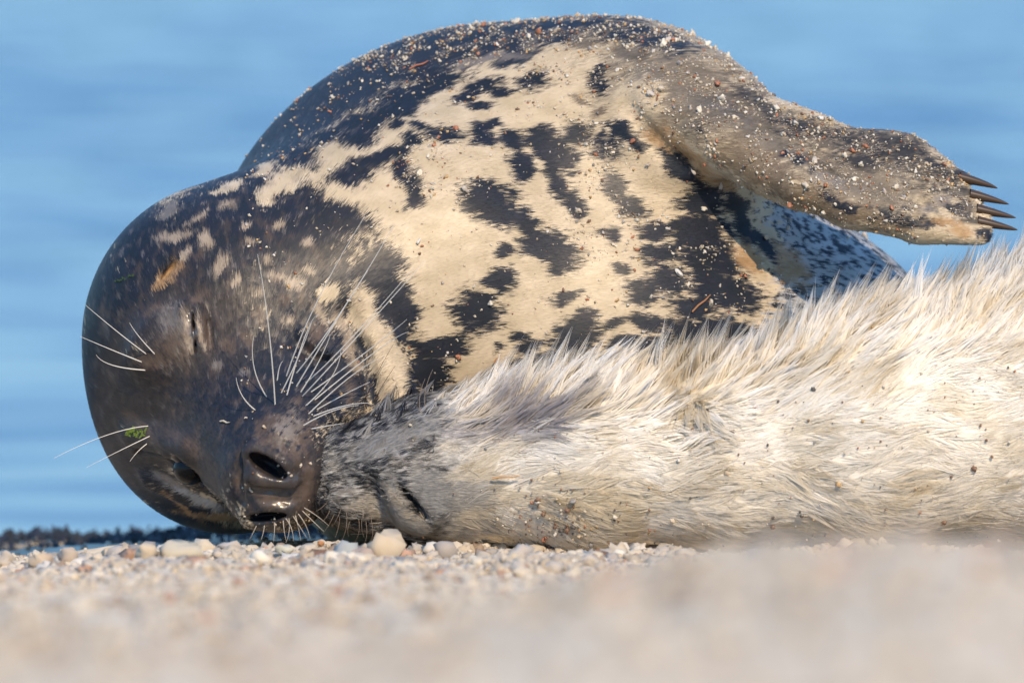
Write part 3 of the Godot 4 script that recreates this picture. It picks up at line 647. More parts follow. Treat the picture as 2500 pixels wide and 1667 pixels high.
func pebble_mesh(seed_at: float, rough := 0.22, shape := Vector3.ONE) -> ArrayMesh:
	if ball_dirs.is_empty():
		for i in 7:
			var la := PI * i / 6.0
			for j in 10:
				var lo := TAU * (j + 0.5 * (i % 2)) / 10.0
				ball_dirs.append(Vector3(sin(la) * cos(lo), cos(la), sin(la) * sin(lo)))
		for i in 6:
			for j in 10:
				var a := i * 10 + j
				var b := i * 10 + (j + 1) % 10
				ball_idx.append_array([a, b, a + 10, b, b + 10, a + 10])
	var v := PackedVector3Array()
	for d in ball_dirs:
		var r := 1.0 + rough * 1.6 * n3.get_noise_3d(d.x * 0.9 + seed_at * 7.0, d.y * 0.9, d.z * 0.9) + rough * 0.5 * n3.get_noise_3d(d.x * 2.4, d.y * 2.4 + seed_at * 3.0, d.z * 2.4)
		var q := d * r
		q = q / pow(pow(absf(q.x), 3.2) + pow(absf(q.y), 3.2) + pow(absf(q.z), 3.2), 1.0 / 3.2) * r
		v.append(q * shape)
	var st := SurfaceTool.new()
	st.begin(Mesh.PRIMITIVE_TRIANGLES)
	st.set_smooth_group(0)
	for i in ball_idx:
		st.add_vertex(v[i])
	st.generate_normals()
	return st.commit()


func many(called: String, mesh: Mesh, m: Material, places: Array[Transform3D], tints: PackedColorArray, parent: Node3D) -> MultiMeshInstance3D:
	var mm := MultiMesh.new()
	mm.transform_format = MultiMesh.TRANSFORM_3D
	mm.use_colors = true
	mm.mesh = mesh
	mm.instance_count = places.size()
	for i in places.size():
		mm.set_instance_transform(i, places[i])
		mm.set_instance_color(i, tints[i])
	var o := MultiMeshInstance3D.new()
	o.name = called if parent != self else numbered(called)
	o.multimesh = mm
	o.material_override = m
	parent.add_child(o, true)
	return o


func random_turn() -> Basis:
	return Basis(Quaternion(rng.randfn(), rng.randfn(), rng.randfn(), rng.randfn()).normalized())


# ---------------------------------------------------------------- fur
class Fur:
	var v := PackedVector3Array()
	var n := PackedVector3Array()
	var c := PackedColorArray()
	var idx := PackedInt32Array()

	func blade(root: Vector3, tip: Vector3, up: Vector3, width: float, col: Color) -> void:
		var side := (tip - root).cross(up).normalized() * width
		var o := v.size()
		v.append(root - side); v.append(root + side); v.append(tip)
		n.append(up); n.append(up); n.append(up)
		c.append(col); c.append(col); c.append(col)
		if (tip - root - side).cross(side).dot(up) > 0.0:
			idx.append(o); idx.append(o + 1); idx.append(o + 2)
		else:
			idx.append(o); idx.append(o + 2); idx.append(o + 1)

	# root, bend, tip: two quads and a point
	func strand(root: Vector3, mid: Vector3, tip: Vector3, up: Vector3, roll: Vector3, width: float, col: Color) -> void:
		var side := (tip - root).cross(roll).normalized() * width
		var o := v.size()
		v.append(root - side); v.append(root + side); v.append(mid - side * 0.8); v.append(mid + side * 0.8); v.append(tip)
		for i in 5:
			n.append(up); c.append(col)
		if (tip - root).cross(side).dot(up) > 0.0:
			idx.append_array([o, o + 1, o + 2, o + 1, o + 3, o + 2, o + 2, o + 3, o + 4])
		else:
			idx.append_array([o, o + 2, o + 1, o + 1, o + 2, o + 3, o + 2, o + 4, o + 3])

	func lock(root: Vector3, mid: Vector3, mid2: Vector3, tip: Vector3, up: Vector3, roll: Vector3, width: float, col: Color) -> void:
		var side := (tip - root).cross(roll).normalized() * width
		var o := v.size()
		v.append(root - side); v.append(root + side)
		v.append(mid - side * 0.9); v.append(mid + side * 0.9)
		v.append(mid2 - side * 0.6); v.append(mid2 + side * 0.6)
		v.append(tip)
		for i in 7:
			n.append(up); c.append(col)
		if (tip - root).cross(side).dot(up) > 0.0:
			idx.append_array([o, o + 1, o + 2, o + 1, o + 3, o + 2, o + 2, o + 3, o + 4, o + 3, o + 5, o + 4, o + 4, o + 5, o + 6])
		else:
			idx.append_array([o, o + 2, o + 1, o + 1, o + 2, o + 3, o + 2, o + 4, o + 3, o + 3, o + 4, o + 5, o + 4, o + 6, o + 5])


# ---------------------------------------------------------------- ground
func ground_y(x: float, z: float) -> float:
	var t := [-9.0, -3.5, -2.0, -1.0, 0.0, 0.5, 0.8, 1.6, 3.0, 4.5, 6.0, 14.0]
	var y := [-0.8, -0.40, -0.19, -0.085, 0.0, 0.030, 0.049, 0.104, 0.214, 0.357, 0.46, 0.55]
	var h := 0.55
	for i in t.size() - 1:
		if z < t[i + 1]:
			var u := clampf((z - t[i]) / (t[i + 1] - t[i]), 0.0, 1.0)
			h = lerpf(y[i], y[i + 1], u)
			break
	h += 0.062 * smoothstep(-0.12, 0.20, x) * smoothstep(1.2, 3.0, z) * (1.0 - smoothstep(3.6, 5.2, z))
	h -= 0.012 * smoothstep(-0.34, -0.56, x) * smoothstep(-1.6, -0.6, z) * (1.0 - smoothstep(0.7, 1.3, z))
	h += 0.010 * n3.get_noise_2d(x * 4.0, z * 4.0) + 0.0035 * n3.get_noise_2d(x * 30.0, z * 30.0)
	return h


func _ready() -> void:
	rng.seed = 20240611
	for n in [n1, n2, n3]:
		n.noise_type = FastNoiseLite.TYPE_SIMPLEX_SMOOTH
		n.frequency = 1.0
		n.fractal_type = FastNoiseLite.FRACTAL_NONE
	n1.seed = 11; n2.seed = 23; n3.seed = 5
	n1.fractal_type = FastNoiseLite.FRACTAL_FBM
	n1.fractal_octaves = 4

	# camera: a long lens from the beach above the animals
	var cam := Camera3D.new()
	cam.name = "camera"
	add_child(cam)
	cam.look_at_from_position(Vector3(0, 0.755, 8.0), Vector3(0, 0.238, 0.0))
	cam.fov = rad_to_deg(2.0 * atan(0.392 / 8.01669))
	cam.near = 0.3
	cam.far = 2000.0
	var eye := CameraAttributesPhysical.new()
	eye.frustum_focal_length = 12.0 / (0.392 / 8.01669)
	eye.frustum_near = 0.3
	eye.frustum_far = 2000.0
	eye.exposure_aperture = 4.5
	eye.frustum_focus_distance = 7.86
	cam.attributes = eye

	var env := Environment.new()
	env.background_mode = Environment.BG_SKY
	env.tonemap_mode = Environment.TONE_MAPPER_LINEAR
	env.tonemap_exposure = 1.16
	env.sdfgi_enabled = true
	env.ssao_enabled = true
	env.ssil_enabled = true
	var air := ProceduralSkyMaterial.new()
	air.sky_top_color = Color(0.17, 0.42, 0.90).linear_to_srgb()
	air.sky_horizon_color = Color(0.45, 0.76, 0.93).linear_to_srgb()
	air.sky_curve = 0.16
	air.ground_bottom_color = Color(0.2, 0.25, 0.3)
	air.ground_horizon_color = Color(0.45, 0.76, 0.93).linear_to_srgb()
	air.sun_angle_max = 4.0
	env.sky = Sky.new()
	env.sky.sky_material = air
	var we := WorldEnvironment.new()
	we.name = "air"
	we.environment = env
	add_child(we)

	var sun := DirectionalLight3D.new()
	sun.name = "sun"
	sun.light_color = Color(1.0, 0.90, 0.76)
	sun.light_energy = 1.2
	sun.light_angular_distance = 0.5
	sun.shadow_enabled = true
	add_child(sun)
	sun.look_at_from_position(Vector3(0.25, 0.60, 0.76), Vector3.ZERO)

	setting()
	print("setting ", Time.get_ticks_msec())
	grey_seal()
	print("seal ", Time.get_ticks_msec())
	seal_pup()
	print("pup ", Time.get_ticks_msec())
	small_things()
	print("done ", Time.get_ticks_msec())


func setting() -> void:
	# beach: fine rows where it is near the animals
	var zs := PackedFloat32Array()
	var z := -9.0
	while z < 14.0:
		zs.append(z)
		z += 0.012 if z > -1.2 and z < 1.8 else 0.05 if z > 0.0 else 0.15
	var xs := PackedFloat32Array()
	var x := -14.0
	while x < 14.01:
		xs.append(x)
		x += 0.014 if absf(x) < 0.8 else 0.08 if absf(x) < 1.6 else 0.8
	var v := PackedVector3Array()
	var c := PackedColorArray()
	for zz in zs:
		for xx in xs:
			v.append(Vector3(xx, ground_y(xx, zz), zz))
			var t := n1.get_noise_2d(xx * 9.0, zz * 9.0)
			var w := n2.get_noise_2d(xx * 60.0, zz * 60.0)
			var col := Color(0.70, 0.585, 0.435).lerp(Color(0.60, 0.48, 0.34), clampf(0.5 + t, 0.0, 1.0)).lerp(Color(0.74, 0.65, 0.51), clampf(n3.get_noise_2d(xx * 5.0 + 40.0, zz * 5.0) * 1.2, 0.0, 0.7))
			var wet := smoothstep(-0.3, -1.1, zz)
			col = col * (1.0 + 0.25 * w)
			c.append(col.lerp(Color(0.09, 0.08, 0.07), wet))
	var idx := PackedInt32Array()
	var nx := xs.size()
	for j in zs.size() - 1:
		for i in nx - 1:
			var a := j * nx + i
			idx.append_array([a, a + 1, a + nx, a + 1, a + nx + 1, a + nx])
	var st := SurfaceTool.new()
	var arr := []
	arr.resize(Mesh.ARRAY_MAX)
	arr[Mesh.ARRAY_VERTEX] = v
	arr[Mesh.ARRAY_COLOR] = c
	arr[Mesh.ARRAY_INDEX] = idx
	st.create_from_arrays(arr)
	st.generate_normals()
	var beach := part("beach", st.commit(), mat(Color.WHITE, 0.85, 0.3, true), self)
	tag(beach, "pale sandy gravel beach sloping down to the water", "beach", "", "structure")

	# sea: real low waves, then a far sheet
	var zw := PackedFloat32Array()
	z = -2.2
	while z > -600.0:
		zw.append(z)
		z -= 0.07 + 0.004 * absf(z) if z > -100.0 else 8.0
	var sv := PackedVector3Array()
	var sn := 110
	for zz in zw:
		var half := 3.0 + absf(zz) * 0.22
		for i in sn + 1:
			var xx := lerpf(-half, half, i / float(sn))
			var a := 1.0 if zz > -100.0 else 0.0
			var h := 0.105 * n1.get_noise_2d(xx * 0.24 + 3.0, zz * 0.36) + 0.012 * n2.get_noise_2d(xx * 1.8, zz * 2.6)
			h *= lerpf(0.35, 1.0, smoothstep(-4.0, -16.0, zz))
			sv.append(Vector3(xx if zz > -100.0 else lerpf(-600.0, 600.0, i / float(sn)), -0.32 + h * a, zz))
	var si := PackedInt32Array()
	for j in zw.size() - 1:
		for i in sn:
			var a := j * (sn + 1) + i
			si.append_array([a, a + sn + 1, a + 1, a + 1, a + sn + 1, a + sn + 2])
	var arr2 := []
	arr2.resize(Mesh.ARRAY_MAX)
	arr2[Mesh.ARRAY_VERTEX] = sv
	arr2[Mesh.ARRAY_INDEX] = si
	st = SurfaceTool.new()
	st.create_from_arrays(arr2)
	st.generate_normals()
	var wm := mat(Color(0.035, 0.11, 0.20), 0.12, 0.5)
	var water := part("water", st.commit(), wm, self)
	tag(water, "calm blue sea with soft ripples behind the seals", "sea", "", "structure")

	# gravel lying on the beach
	var stone := mat(Color.WHITE, 0.7, 0.4, true)
	var meshes: Array[ArrayMesh] = []
	for i in 5:
		meshes.append(pebble_mesh(i * 1.7 + 0.3, 0.42, Vector3(1, 0.62 + 0.08 * i, 0.85)))
	var zones := [[-1.0, 0.25, 0.9, 2500, 0.002, 0.006], [0.2, 0.8, 0.7, 5000, 0.003, 0.0115], [0.8, 1.8, 0.75, 6000, 0.002, 0.007], [1.8, 4.2, 0.7, 4500, 0.003, 0.009], [4.0, 6.2, 0.6, 2500, 0.003, 0.010]]
	for k in meshes.size():
		var places: Array[Transform3D] = []
		var tints := PackedColorArray()
		for zo in zones:
			for i in int(zo[3]) / meshes.size():
				var px := rng.randf_range(-zo[2], zo[2])
				var pz := rng.randf_range(zo[0], zo[1])
				var r: float = lerpf(zo[4], zo[5], pow(rng.randf(), 3.0))
				places.append(Transform3D(Basis(Vector3.UP, rng.randf() * TAU) * Basis(Vector3.RIGHT, rng.randfn() * 0.35) * Basis().scaled(Vector3(r, r, r)), Vector3(px, ground_y(px, pz) + r * 0.2, pz)))
				var col: Color = stone_colors[[0, 0, 2, 2, 4, 8, 8, 9, 9, 2, 1, 0, 8, 9, 5, 9, 0, 4, 3, 0, 0, 2, 8, 9][rng.randi() % 24]]
				tints.append(col.lerp(Color(0.55, 0.47, 0.36), 0.4) * rng.randf_range(0.8, 1.08))
		var g := many("gravel", meshes[k], stone, places, tints, self)
		tag(g, "small rounded beach gravel strewn over the sand", "gravel", "", "stuff")

	# dark weed washed up along the water's edge
	var f := Fur.new()
	for i in 5200:
		var wx := rng.randf_range(-1.3, 1.3)
		var wz := rng.randf_range(-1.15, -0.55)
		var top := 0.016 * (1.0 - pow(absf(wz + 0.85) / 0.3, 2.0)) * (0.75 + 0.5 * n3.get_noise_2d(wx * 9.0, wz * 6.0))
		var root := Vector3(wx, ground_y(wx, wz) + maxf(top, 0.0), wz)
		var l := rng.randf_range(0.006, 0.016)
		if rng.randf() < 0.012: l *= 1.8
		var tip := root + Vector3(rng.randfn() * 0.6, rng.randf_range(0.3, 1.0), rng.randfn() * 0.5).normalized() * l
		f.lock(root, root.lerp(tip, 0.4) + Vector3(rng.randfn(), rng.randfn(), rng.randfn()) * 0.002, root.lerp(tip, 0.75), tip, Vector3(0, 0.8, 0.6), Vector3(rng.randfn() * 0.3, 0.4, 1).normalized(), rng.randf_range(0.002, 0.005), Color(0.024, 0.026, 0.03) * rng.randf_range(0.6, 1.8))
	var weed := part("seaweed", array_mesh(f.v, f.n, f.c, f.idx), mat(Color.WHITE, 0.35, 0.5, true), self)
	tag(weed, "dark wet seaweed washed up along the water's edge", "seaweed", "", "stuff")


func grey_seal() -> void:
	adult_marks = Marks.new(MARKS)
	var body := Body.new(ADULT)
	var t := thing("grey_seal", "dark-faced adult grey seal lying on its side with a raised flipper and spotted cream chest", "seal")
	var none := AABB(Vector3(9, 9, 9), Vector3.ONE)
	var head := AABB(Vector3(-0.52, -0.02, 0.02), Vector3(0.42, 0.36, 0.34))
	var s := skin(body, [[Vector3(-0.56, -0.04, -1.15), Vector3(0.8, 0.7, 0.36), 0.0055, head], [head.position - Vector3.ONE * 0.006, head.end + Vector3.ONE * 0.006, 0.0021, none]])
	var verts: PackedVector3Array = s.v
	var norm: PackedVector3Array = s.n
	var quads: PackedInt32Array = s.q
	print("adult verts ", verts.size(), " ", Time.get_ticks_msec())
	var cols := PackedColorArray()
	cols.resize(verts.size())
	for i in verts.size():
		cols[i] = adult_coat(verts[i])
	var bare_skin := mat(Color.WHITE, 0.34, 0.5, true)
	bare_skin.clearcoat_enabled = true
	bare_skin.clearcoat = 0.4
	bare_skin.clearcoat_roughness = 0.2
	var hide := mat(Color.WHITE, 0.46, 0.34, true)
	hide.clearcoat_enabled = true
	hide.clearcoat = 0.12
	hide.clearcoat_roughness = 0.34
	var bare := [[Vector3(-0.2716,0.1174,0.2771), 0.026], [Vector3(-0.2754,0.0594,0.2684), 0.024], [Vector3(-0.3571,0.257,0.1725), 0.013], [Vector3(-0.3578,0.2694,0.1676), 0.012], [Vector3(-0.3562,0.2438,0.1728), 0.012], [Vector3(-0.3632,0.1053,0.1784), 0.024], [Vector3(-0.2781,0.0543,0.2874), 0.016], [Vector3(-0.2583,0.0902,0.2989), 0.03], [Vector3(-0.2344,0.08,0.2931), 0.024], [Vector3(-0.2898,0.0852,0.2971), 0.016]]
	part("body", skin_mesh(s, cols, bare.slice(2), hide, bare_skin), null, t)

	# short wet hair over the hide
	var nose := Vector3(-0.29, 0.06, 0.3)
	var f := Fur.new()
	var roots: Array = []
	var dense := [[Vector3(0.0826,0.5905,-0.0838), 0.13, 0.035, 1.0], [Vector3(0.1528,0.5833,-0.066), 0.12, 0.04, 0.9], [Vector3(-0.0234,0.5908,-0.1466), 0.12, 0.018, 0.5], [Vector3(-0.1402,0.5623,-0.1483), 0.12, 0.012, 0.30], [Vector3(-0.1497,0.542,-0.1108), 0.10, 0.03, 0.10], [Vector3(0.0372,0.5731,-0.0731), 0.10, 0.05, 0.35], [Vector3(0.2321,0.5543,-0.0232), 0.08, 0.05, 0.9], [Vector3(0.291,0.5152,0.0085), 0.07, 0.05, 1.0], [Vector3(0.3398,0.4863,0.0364), 0.07, 0.04, 1.1], [Vector3(0.4085,0.462,0.0532), 0.10, 0.05, 1.5], [Vector3(0.4525,0.4378,0.0668), 0.08, 0.05, 1.7], [Vector3(0.3979,0.4403,0.0681), 0.09, 0.03, 0.7], [Vector3(0.191,0.5206,0.0232), 0.1, 0.06, 0.15], [Vector3(-0.0823,0.4619,0.0493), 0.02, 0.012, 1.3], [Vector3(-0.0771,0.4307,0.0767), 0.04, 0.018, 0.9], [Vector3(0.1067,0.4754,0.0101), 0.03, 0.05, 0.7], [Vector3(0.1214,0.4163,0.028), 0.04, 0.05, 0.45], [Vector3(0.1111,0.3677,0.0528), 0.04, 0.04, 0.35], [Vector3(0.236,0.3117,0.0282), 0.1, 0.05, 0.16], [Vector3(0.4816,0.4086,0.0785), 0.06, 0.035, 0.8], [Vector3(-0.2413,0.4959,-0.1289), 0.1, 0.04, 0.03]]
	for q in range(0, quads.size(), 4):
		var a := verts[quads[q]]
		var nn := norm[quads[q]]
		if nn.z < -0.35 and nn.y < 0.5:
			continue
		var d1 := verts[quads[q + 1]] - a
		var d2 := verts[quads[q + 3]] - a
		var area := d1.cross(d2).length()
		# sand caught on the hair
		var rho := 2.5 if nn.z > 0.0 and a.x > -0.3 and a.x < 0.24 else 0.0
		for e in dense:
			var dd: Vector3 = a - e[0]
			var w := pow(dd.x / float(e[1]), 2.0) + pow(dd.y / float(e[2]), 2.0)
			if w < 4.0:
				rho += exp(-w * 1.2) * float(e[3]) * 75.0
		rho *= clampf(0.25 + 3.2 * n1.get_noise_3d(a.x * 30, a.y * 30, a.z * 30), 0.02, 2.6)
		var dusty := clampf(rho / 110.0 - 0.05, 0.0, 0.6)
		var want := area * 330000.0
		var cnt := int(want + rng.randf())
		for i in cnt:
			var root := a + d1 * rng.randf() + d2 * rng.randf()
			var skip := false
			if root.x < -0.2 and root.y < 0.3:
				for b in bare:
					if root.distance_to(b[0]) < b[1]: skip = true
			if skip: continue
			var flow := (root - nose).normalized().lerp(Vector3(1, 0.0, -0.25), clampf((root.x + 0.30) * 3.2, 0.0, 1.0))
			flow += Vector3(rng.randfn(), rng.randfn(), rng.randfn()) * 0.09
			flow = (flow - nn * flow.dot(nn)).normalized()
			var l := rng.randf_range(0.0055, 0.0115)
			var near_nose := clampf((root.distance_to(nose) - 0.05) * 12.0, 0.35, 1.0)
			l *= near_nose
			if root.x > 0.26 and root.y > 0.34: l *= 0.6
			if root.x < -0.2 and root.y < 0.3:
				for b in bare:
					if (root + flow * l).distance_to(b[0]) < b[1] * 0.75: skip = true
				if skip: continue
			var up := (nn + Vector3(rng.randfn(), rng.randfn(), rng.randfn()) * 0.022).normalized()
			var col := adult_coat(root) * rng.randf_range(0.95, 1.05)
			if dusty > 0.0 and rng.randf() < dusty: col = col.lerp(Color(0.34, 0.28, 0.205), rng.randf_range(0.2, 0.75))
			f.blade(root, root + flow * l + nn * rng.randf_range(0.0002, 0.0006), up, 0.0005, col)
		if rng.randf() < area * rho * 2300.0:
			roots.append([a + d1 * rng.randf() + d2 * rng.randf(), nn])
	print("hairs ", f.v.size() / 3, " grains ", roots.size(), " ", Time.get_ticks_msec())
	var coat := part("coat", array_mesh(f.v, f.n, f.c, f.idx), hide, t)
	coat.set_meta("kind", "stuff")

	# eyes
	var wet := mat(Color(0.006, 0.005, 0.005), 0.2, 0.4)
	var ball := SphereMesh.new()
	ball.radius = 0.019
	ball.height = 0.038
	var e1 := part("eye", ball, wet, t)
	e1.position = Vector3(-0.3632,0.1053,0.1644)
	e1.set_meta("label", "half-open dark eye")
	var e2 := part("eye", ball, wet, t)
	e2.position = Vector3(-0.3571,0.257,0.1505)
	e2.scale = Vector3(0.5, 1.3, 0.9)
	e2.set_meta("label", "closed slit eye")

	var horn := mat(Color(0.74, 0.71, 0.65), 0.35, 0.5)
	var amber := mat(Color(0.10, 0.065, 0.04), 0.35, 0.5)
	whiskers(WHISKERS, "whisker", horn, t)
	whiskers(BROW_WHISKERS, "brow_whisker", horn, t)
	whiskers(LOW_BROW_WHISKERS, "brow_whisker", horn, t)
	whiskers(LIP_WHISKERS, "whisker", mat(Color(0.45, 0.40, 0.33), 0.4), t)
	whiskers(CHIN_WHISKERS, "chin_whisker", amber, t)
	var claw := mat(Color(0.055, 0.034, 0.022), 0.34, 0.45)
	for r in CLAWS:
		var pts := bent(r)
		var rad := PackedFloat32Array()
		for i in pts.size():
			rad.append(0.0064 * pow(1.0 - i / 10.3, 0.7))
		part("claw", tube(pts, rad, 9), claw, t)

	# pebbles and sand stuck to it
	var stone := mat(Color.WHITE, 0.55, 0.45, true)
	var shapes: Array[ArrayMesh] = []
	for i in 4:
		shapes.append(pebble_mesh(i * 2.3 + 9.0, 0.5, Vector3(1, 0.7 + 0.07 * i, 0.8)))
	var places: Array[Array] = [[], [], [], []]
	var tints: Array[PackedColorArray] = [PackedColorArray(), PackedColorArray(), PackedColorArray(), PackedColorArray()]
	var singles := 0
	for r in roots:
		var p: Vector3 = r[0]
		var nn: Vector3 = r[1]
		var big := rng.randf()
		var rad := lerpf(0.0005, 0.0019, pow(big, 2.6))
		var pick := rng.randi() % 14
		var col: Color = stone_colors[[0, 0, 8, 1, 8, 2, 3, 4, 9, 7, 5, 2, 0, 8][pick]] * rng.randf_range(0.8, 1.15)
		var k := rng.randi() % 4
		if big > 0.975 and singles < 220 and nn.z > -0.1 and p.x > -0.12:
			rad = lerpf(0.0019, 0.0042, pow(rng.randf(), 2.0))
			var kind_of := rng.randi() % 5
			var hue: String = ["white", "cream", "yellowish", "rust-red", "grey-brown"][kind_of]
			var o := part("stuck_pebble", shapes[k], mat(stone_colors[[1, 8, 0, 3, 9][kind_of]] * rng.randf_range(0.9, 1.1), 0.5), self)
			o.transform = Transform3D(random_turn() * Basis().scaled(Vector3(rad * rng.randf_range(0.9, 1.5), rad * rng.randf_range(0.6, 0.9), rad)), p + nn * rad * 0.5)
			var where := "flipper" if p.x > 0.28 and p.y > 0.33 else "back" if p.y > 0.52 else "shoulder" if p.x > 0.1 and p.y > 0.42 else "head" if p.x < -0.2 else "chest"
			tag(o, "tiny %s pebble stuck to the wet hair of the adult seal's %s" % [hue, where], "pebble", "pebbles stuck to the adult seal")
			singles += 1
			continue
		places[k].append(Transform3D(random_turn() * Basis().scaled(Vector3(rad * rng.randf_range(0.8, 1.5), rad * rng.randf_range(0.6, 1.0), rad)), p + nn * rad * 0.5))
		tints[k].append(col * 0.95)
	for k in 4:
		var tf: Array[Transform3D] = []
		tf.assign(places[k])
		var g := many("sand_grains", shapes[k], stone, tf, tints[k], self)
		tag(g, "coarse sand grains clinging to the adult seal's back and flipper", "sand", "", "stuff")


func seal_pup() -> void:
	# markings of the pup: the grey face, the smudge on the nape, the pale lip
	var rows := []
	for m in [[Vector3(-0.015,0.1599,0.2623), 0.056, 0.026, 8, 3], [Vector3(0.0503,0.1753,0.2736), 0.06, 0.012, 15, 3], [Vector3(-0.0464,0.0935,0.2808), 0.03, 0.05, 0, 6], [Vector3(-0.148,0.0686,0.2738), 0.045, 0.012, -18, 4], [Vector3(-0.1211,0.0581,0.2916), 0.05, 0.012, -30, 6], [Vector3(-0.1306,0.0805,0.2985), 0.012, 0.03, 20, 6], [Vector3(-0.1333,0.1466,0.2782), 0.06, 0.012, 20, 2], [Vector3(-0.1205,0.0717,0.2975), 0.034, 0.006, -48, 4], [Vector3(-0.1107,0.0764,0.28), 0.030, 0.0045, -50, 1], [Vector3(-0.0897,0.0899,0.2959), 0.02, 0.035, 30, 2], [Vector3(0.186,0.1981,0.2545), 0.03, 0.05, 30, 5], [Vector3(0.0839,0.0804,0.2973), 0.07, 0.03, 0, 5]]:
		rows.append([m[0].x, m[0].y, m[0].z, m[1], m[2], m[3], m[4]])
	pup_marks = Marks.new(rows)
	var body := Body.new(PUP)
	body.floor_y = 0.0
	var t := thing("seal_pup", "white woolly seal pup with a grey face pressed nose to nose with the adult", "seal")
	var none := AABB(Vector3(9, 9, 9), Vector3.ONE)
	var head := AABB(Vector3(-0.26, -0.01, 0.1), Vector3(0.2, 0.2, 0.22))
	var s := skin(body, [[Vector3(-0.26, -0.02, -0.15), Vector3(1.05, 0.4, 0.42), 0.0065, head], [head.position - Vector3.ONE * 0.007, head.end + Vector3.ONE * 0.007, 0.0026, none]])
	var verts: PackedVector3Array = s.v
	var norm: PackedVector3Array = s.n
	var quads: PackedInt32Array = s.q
	print("pup verts ", verts.size(), " ", Time.get_ticks_msec())
	var cols := PackedColorArray()
	cols.resize(verts.size())
	for i in verts.size():
		cols[i] = pup_coat(verts[i])
	var wool := mat(Color.WHITE, 0.5, 0.45, true)
	part("body", skin_mesh(s, cols, [], wool, wool), null, t)

	var hairs := mat(Color.WHITE, 0.42, 0.4, true)
	hairs.backlight_enabled = true
	hairs.backlight = Color(0.6, 0.57, 0.5)
	var slit := Vector3(-0.1107,0.0778,0.2787)
	var f := Fur.new()
	var specks: Array = []
	for q in range(0, quads.size(), 4):
		var a := verts[quads[q]]
		var nn := norm[quads[q]]
		if nn.z < -0.5 or a.x > 0.72:
			continue
		var d1 := verts[quads[q + 1]] - a
		var d2 := verts[quads[q + 3]] - a
		var area := d1.cross(d2).length()
		var face := clampf((-0.030 - a.x) * 20.0, 0.0, 1.0)     # 1 on the short-haired face
		if face > 0.02 and rng.randf() < face:
			var cnt := int(area * 420000.0 + rng.randf())
			for i in cnt:
				var root := a + d1 * rng.randf() + d2 * rng.randf()
				if root.distance_to(slit) < 0.011 or root.distance_to(Vector3(-0.1198,0.0887,0.281)) < 0.011 or root.distance_to(Vector3(-0.1009,0.0647,0.2845)) < 0.011: continue
				var flow := Vector3(1, 0.06, -0.1) + (root - Vector3(-0.2, 0.09, 0.3)) * 2.5 + Vector3(rng.randfn(), rng.randfn(), rng.randfn()) * 0.12
				flow = (flow - nn * flow.dot(nn)).normalized()
				var up := (nn + Vector3(rng.randfn(), rng.randfn(), rng.randfn()) * 0.06).normalized()
				var end := root + flow * 0.009
				if end.distance_to(slit) < 0.009 or end.distance_to(Vector3(-0.1198,0.0887,0.281)) < 0.009 or end.distance_to(Vector3(-0.1009,0.0647,0.2845)) < 0.009: continue
				f.blade(root, root + flow * rng.randf_range(0.005, 0.011) + nn * rng.randf_range(0.0005, 0.0025), up, 0.0005, pup_coat(root) * rng.randf_range(0.75, 1.25))
		var clumps := int(area * 17000.0 * (1.0 - face * 0.85) + rng.randf())
		for i in clumps:
			var root := a + d1 * rng.randf() + d2 * rng.randf()
			var w := n1.get_noise_2d(root.x * 7.0, root.y * 11.0)
			var ang := w * 1.1 + 0.12 - 0.5 * smoothstep(0.16, 0.02, root.y)
			var crown := smoothstep(0.35, 0.95, nn.y)
			ang += crown * 0.75
			var fold := exp(-pow((root.x - 0.19) / 0.04, 2.0)) * smoothstep(0.12, 0.2, root.y)
			ang -= fold * 1.0 * (1.0 - crown)
			var flow := Vector3(cos(ang), sin(ang), -0.1)
			flow = (flow - nn * flow.dot(nn)).normalized()
			var lift := 0.03 + 0.10 * rng.randf() + crown * rng.randf_range(0.2, 0.95) + fold * 0.2
			var dir := (flow * cos(lift) + nn * sin(lift)).normalized()
			var l := rng.randf_range(0.020, 0.040) * lerpf(1.0, 0.4, face) * (1.0 + 0.25 * crown + (0.5 * crown if rng.randf() < 0.2 else 0.0))
			var tip := root + dir * l - nn * l * 0.08 * (1.0 - crown)
			var tone := pup_coat(root)
			var dirt := rng.randf()
			if dirt < 0.08: tone = tone * Color(0.84, 0.79, 0.70)
			elif dirt > 0.8: tone = tone * 1.08
			var across := flow.cross(nn)
			var spread := rng.randf_range(0.0032, 0.0062) * (1.0 - 0.3 * crown)
			var lean := across * rng.randfn() * 0.10
			var strands := 18 + rng.randi() % 8
			for h in strands:
				var off := across * rng.randfn() * spread + flow * rng.randfn() * spread * 1.4
				var r2 := root + off - nn * 0.001
				var e2 := tip + off * 0.07 + dir * l * rng.randfn() * 0.13
				var m1 := r2.lerp(e2, 0.5) + nn * l * 0.05 + off * 0.10
				var roll := (nn + across * rng.randfn() * 0.5).normalized()
				var up := (nn + lean + across * rng.randfn() * 0.10 - flow * 0.08).normalized()
				f.strand(r2, m1, e2, up, roll, rng.randf_range(0.00028, 0.0005), tone * rng.randf_range(0.94, 1.06))
		var rho := 1500.0 if a.x > 0.0 else 200.0
		rho += 26000.0 * exp(-pow((a.x - 0.05) / 0.045, 2.0) - pow((a.y - 0.055) / 0.035, 2.0))
		if rng.randf() < area * rho:
			specks.append([a + d1 * rng.randf(), nn])
	print("locks ", f.idx.size() / 3, " specks ", specks.size(), " ", Time.get_ticks_msec())
	var fur := part("fur", array_mesh(f.v, f.n, f.c, f.idx), hairs, t)
	fur.set_meta("kind", "stuff")
	var wet := mat(Color(0.006, 0.005, 0.005), 0.1, 0.5)
	var ball := SphereMesh.new()
	ball.radius = 0.012
	ball.height = 0.024
	var eye := part("eye", ball, wet, t)
	eye.position = slit - Vector3(0, 0, 0.017)
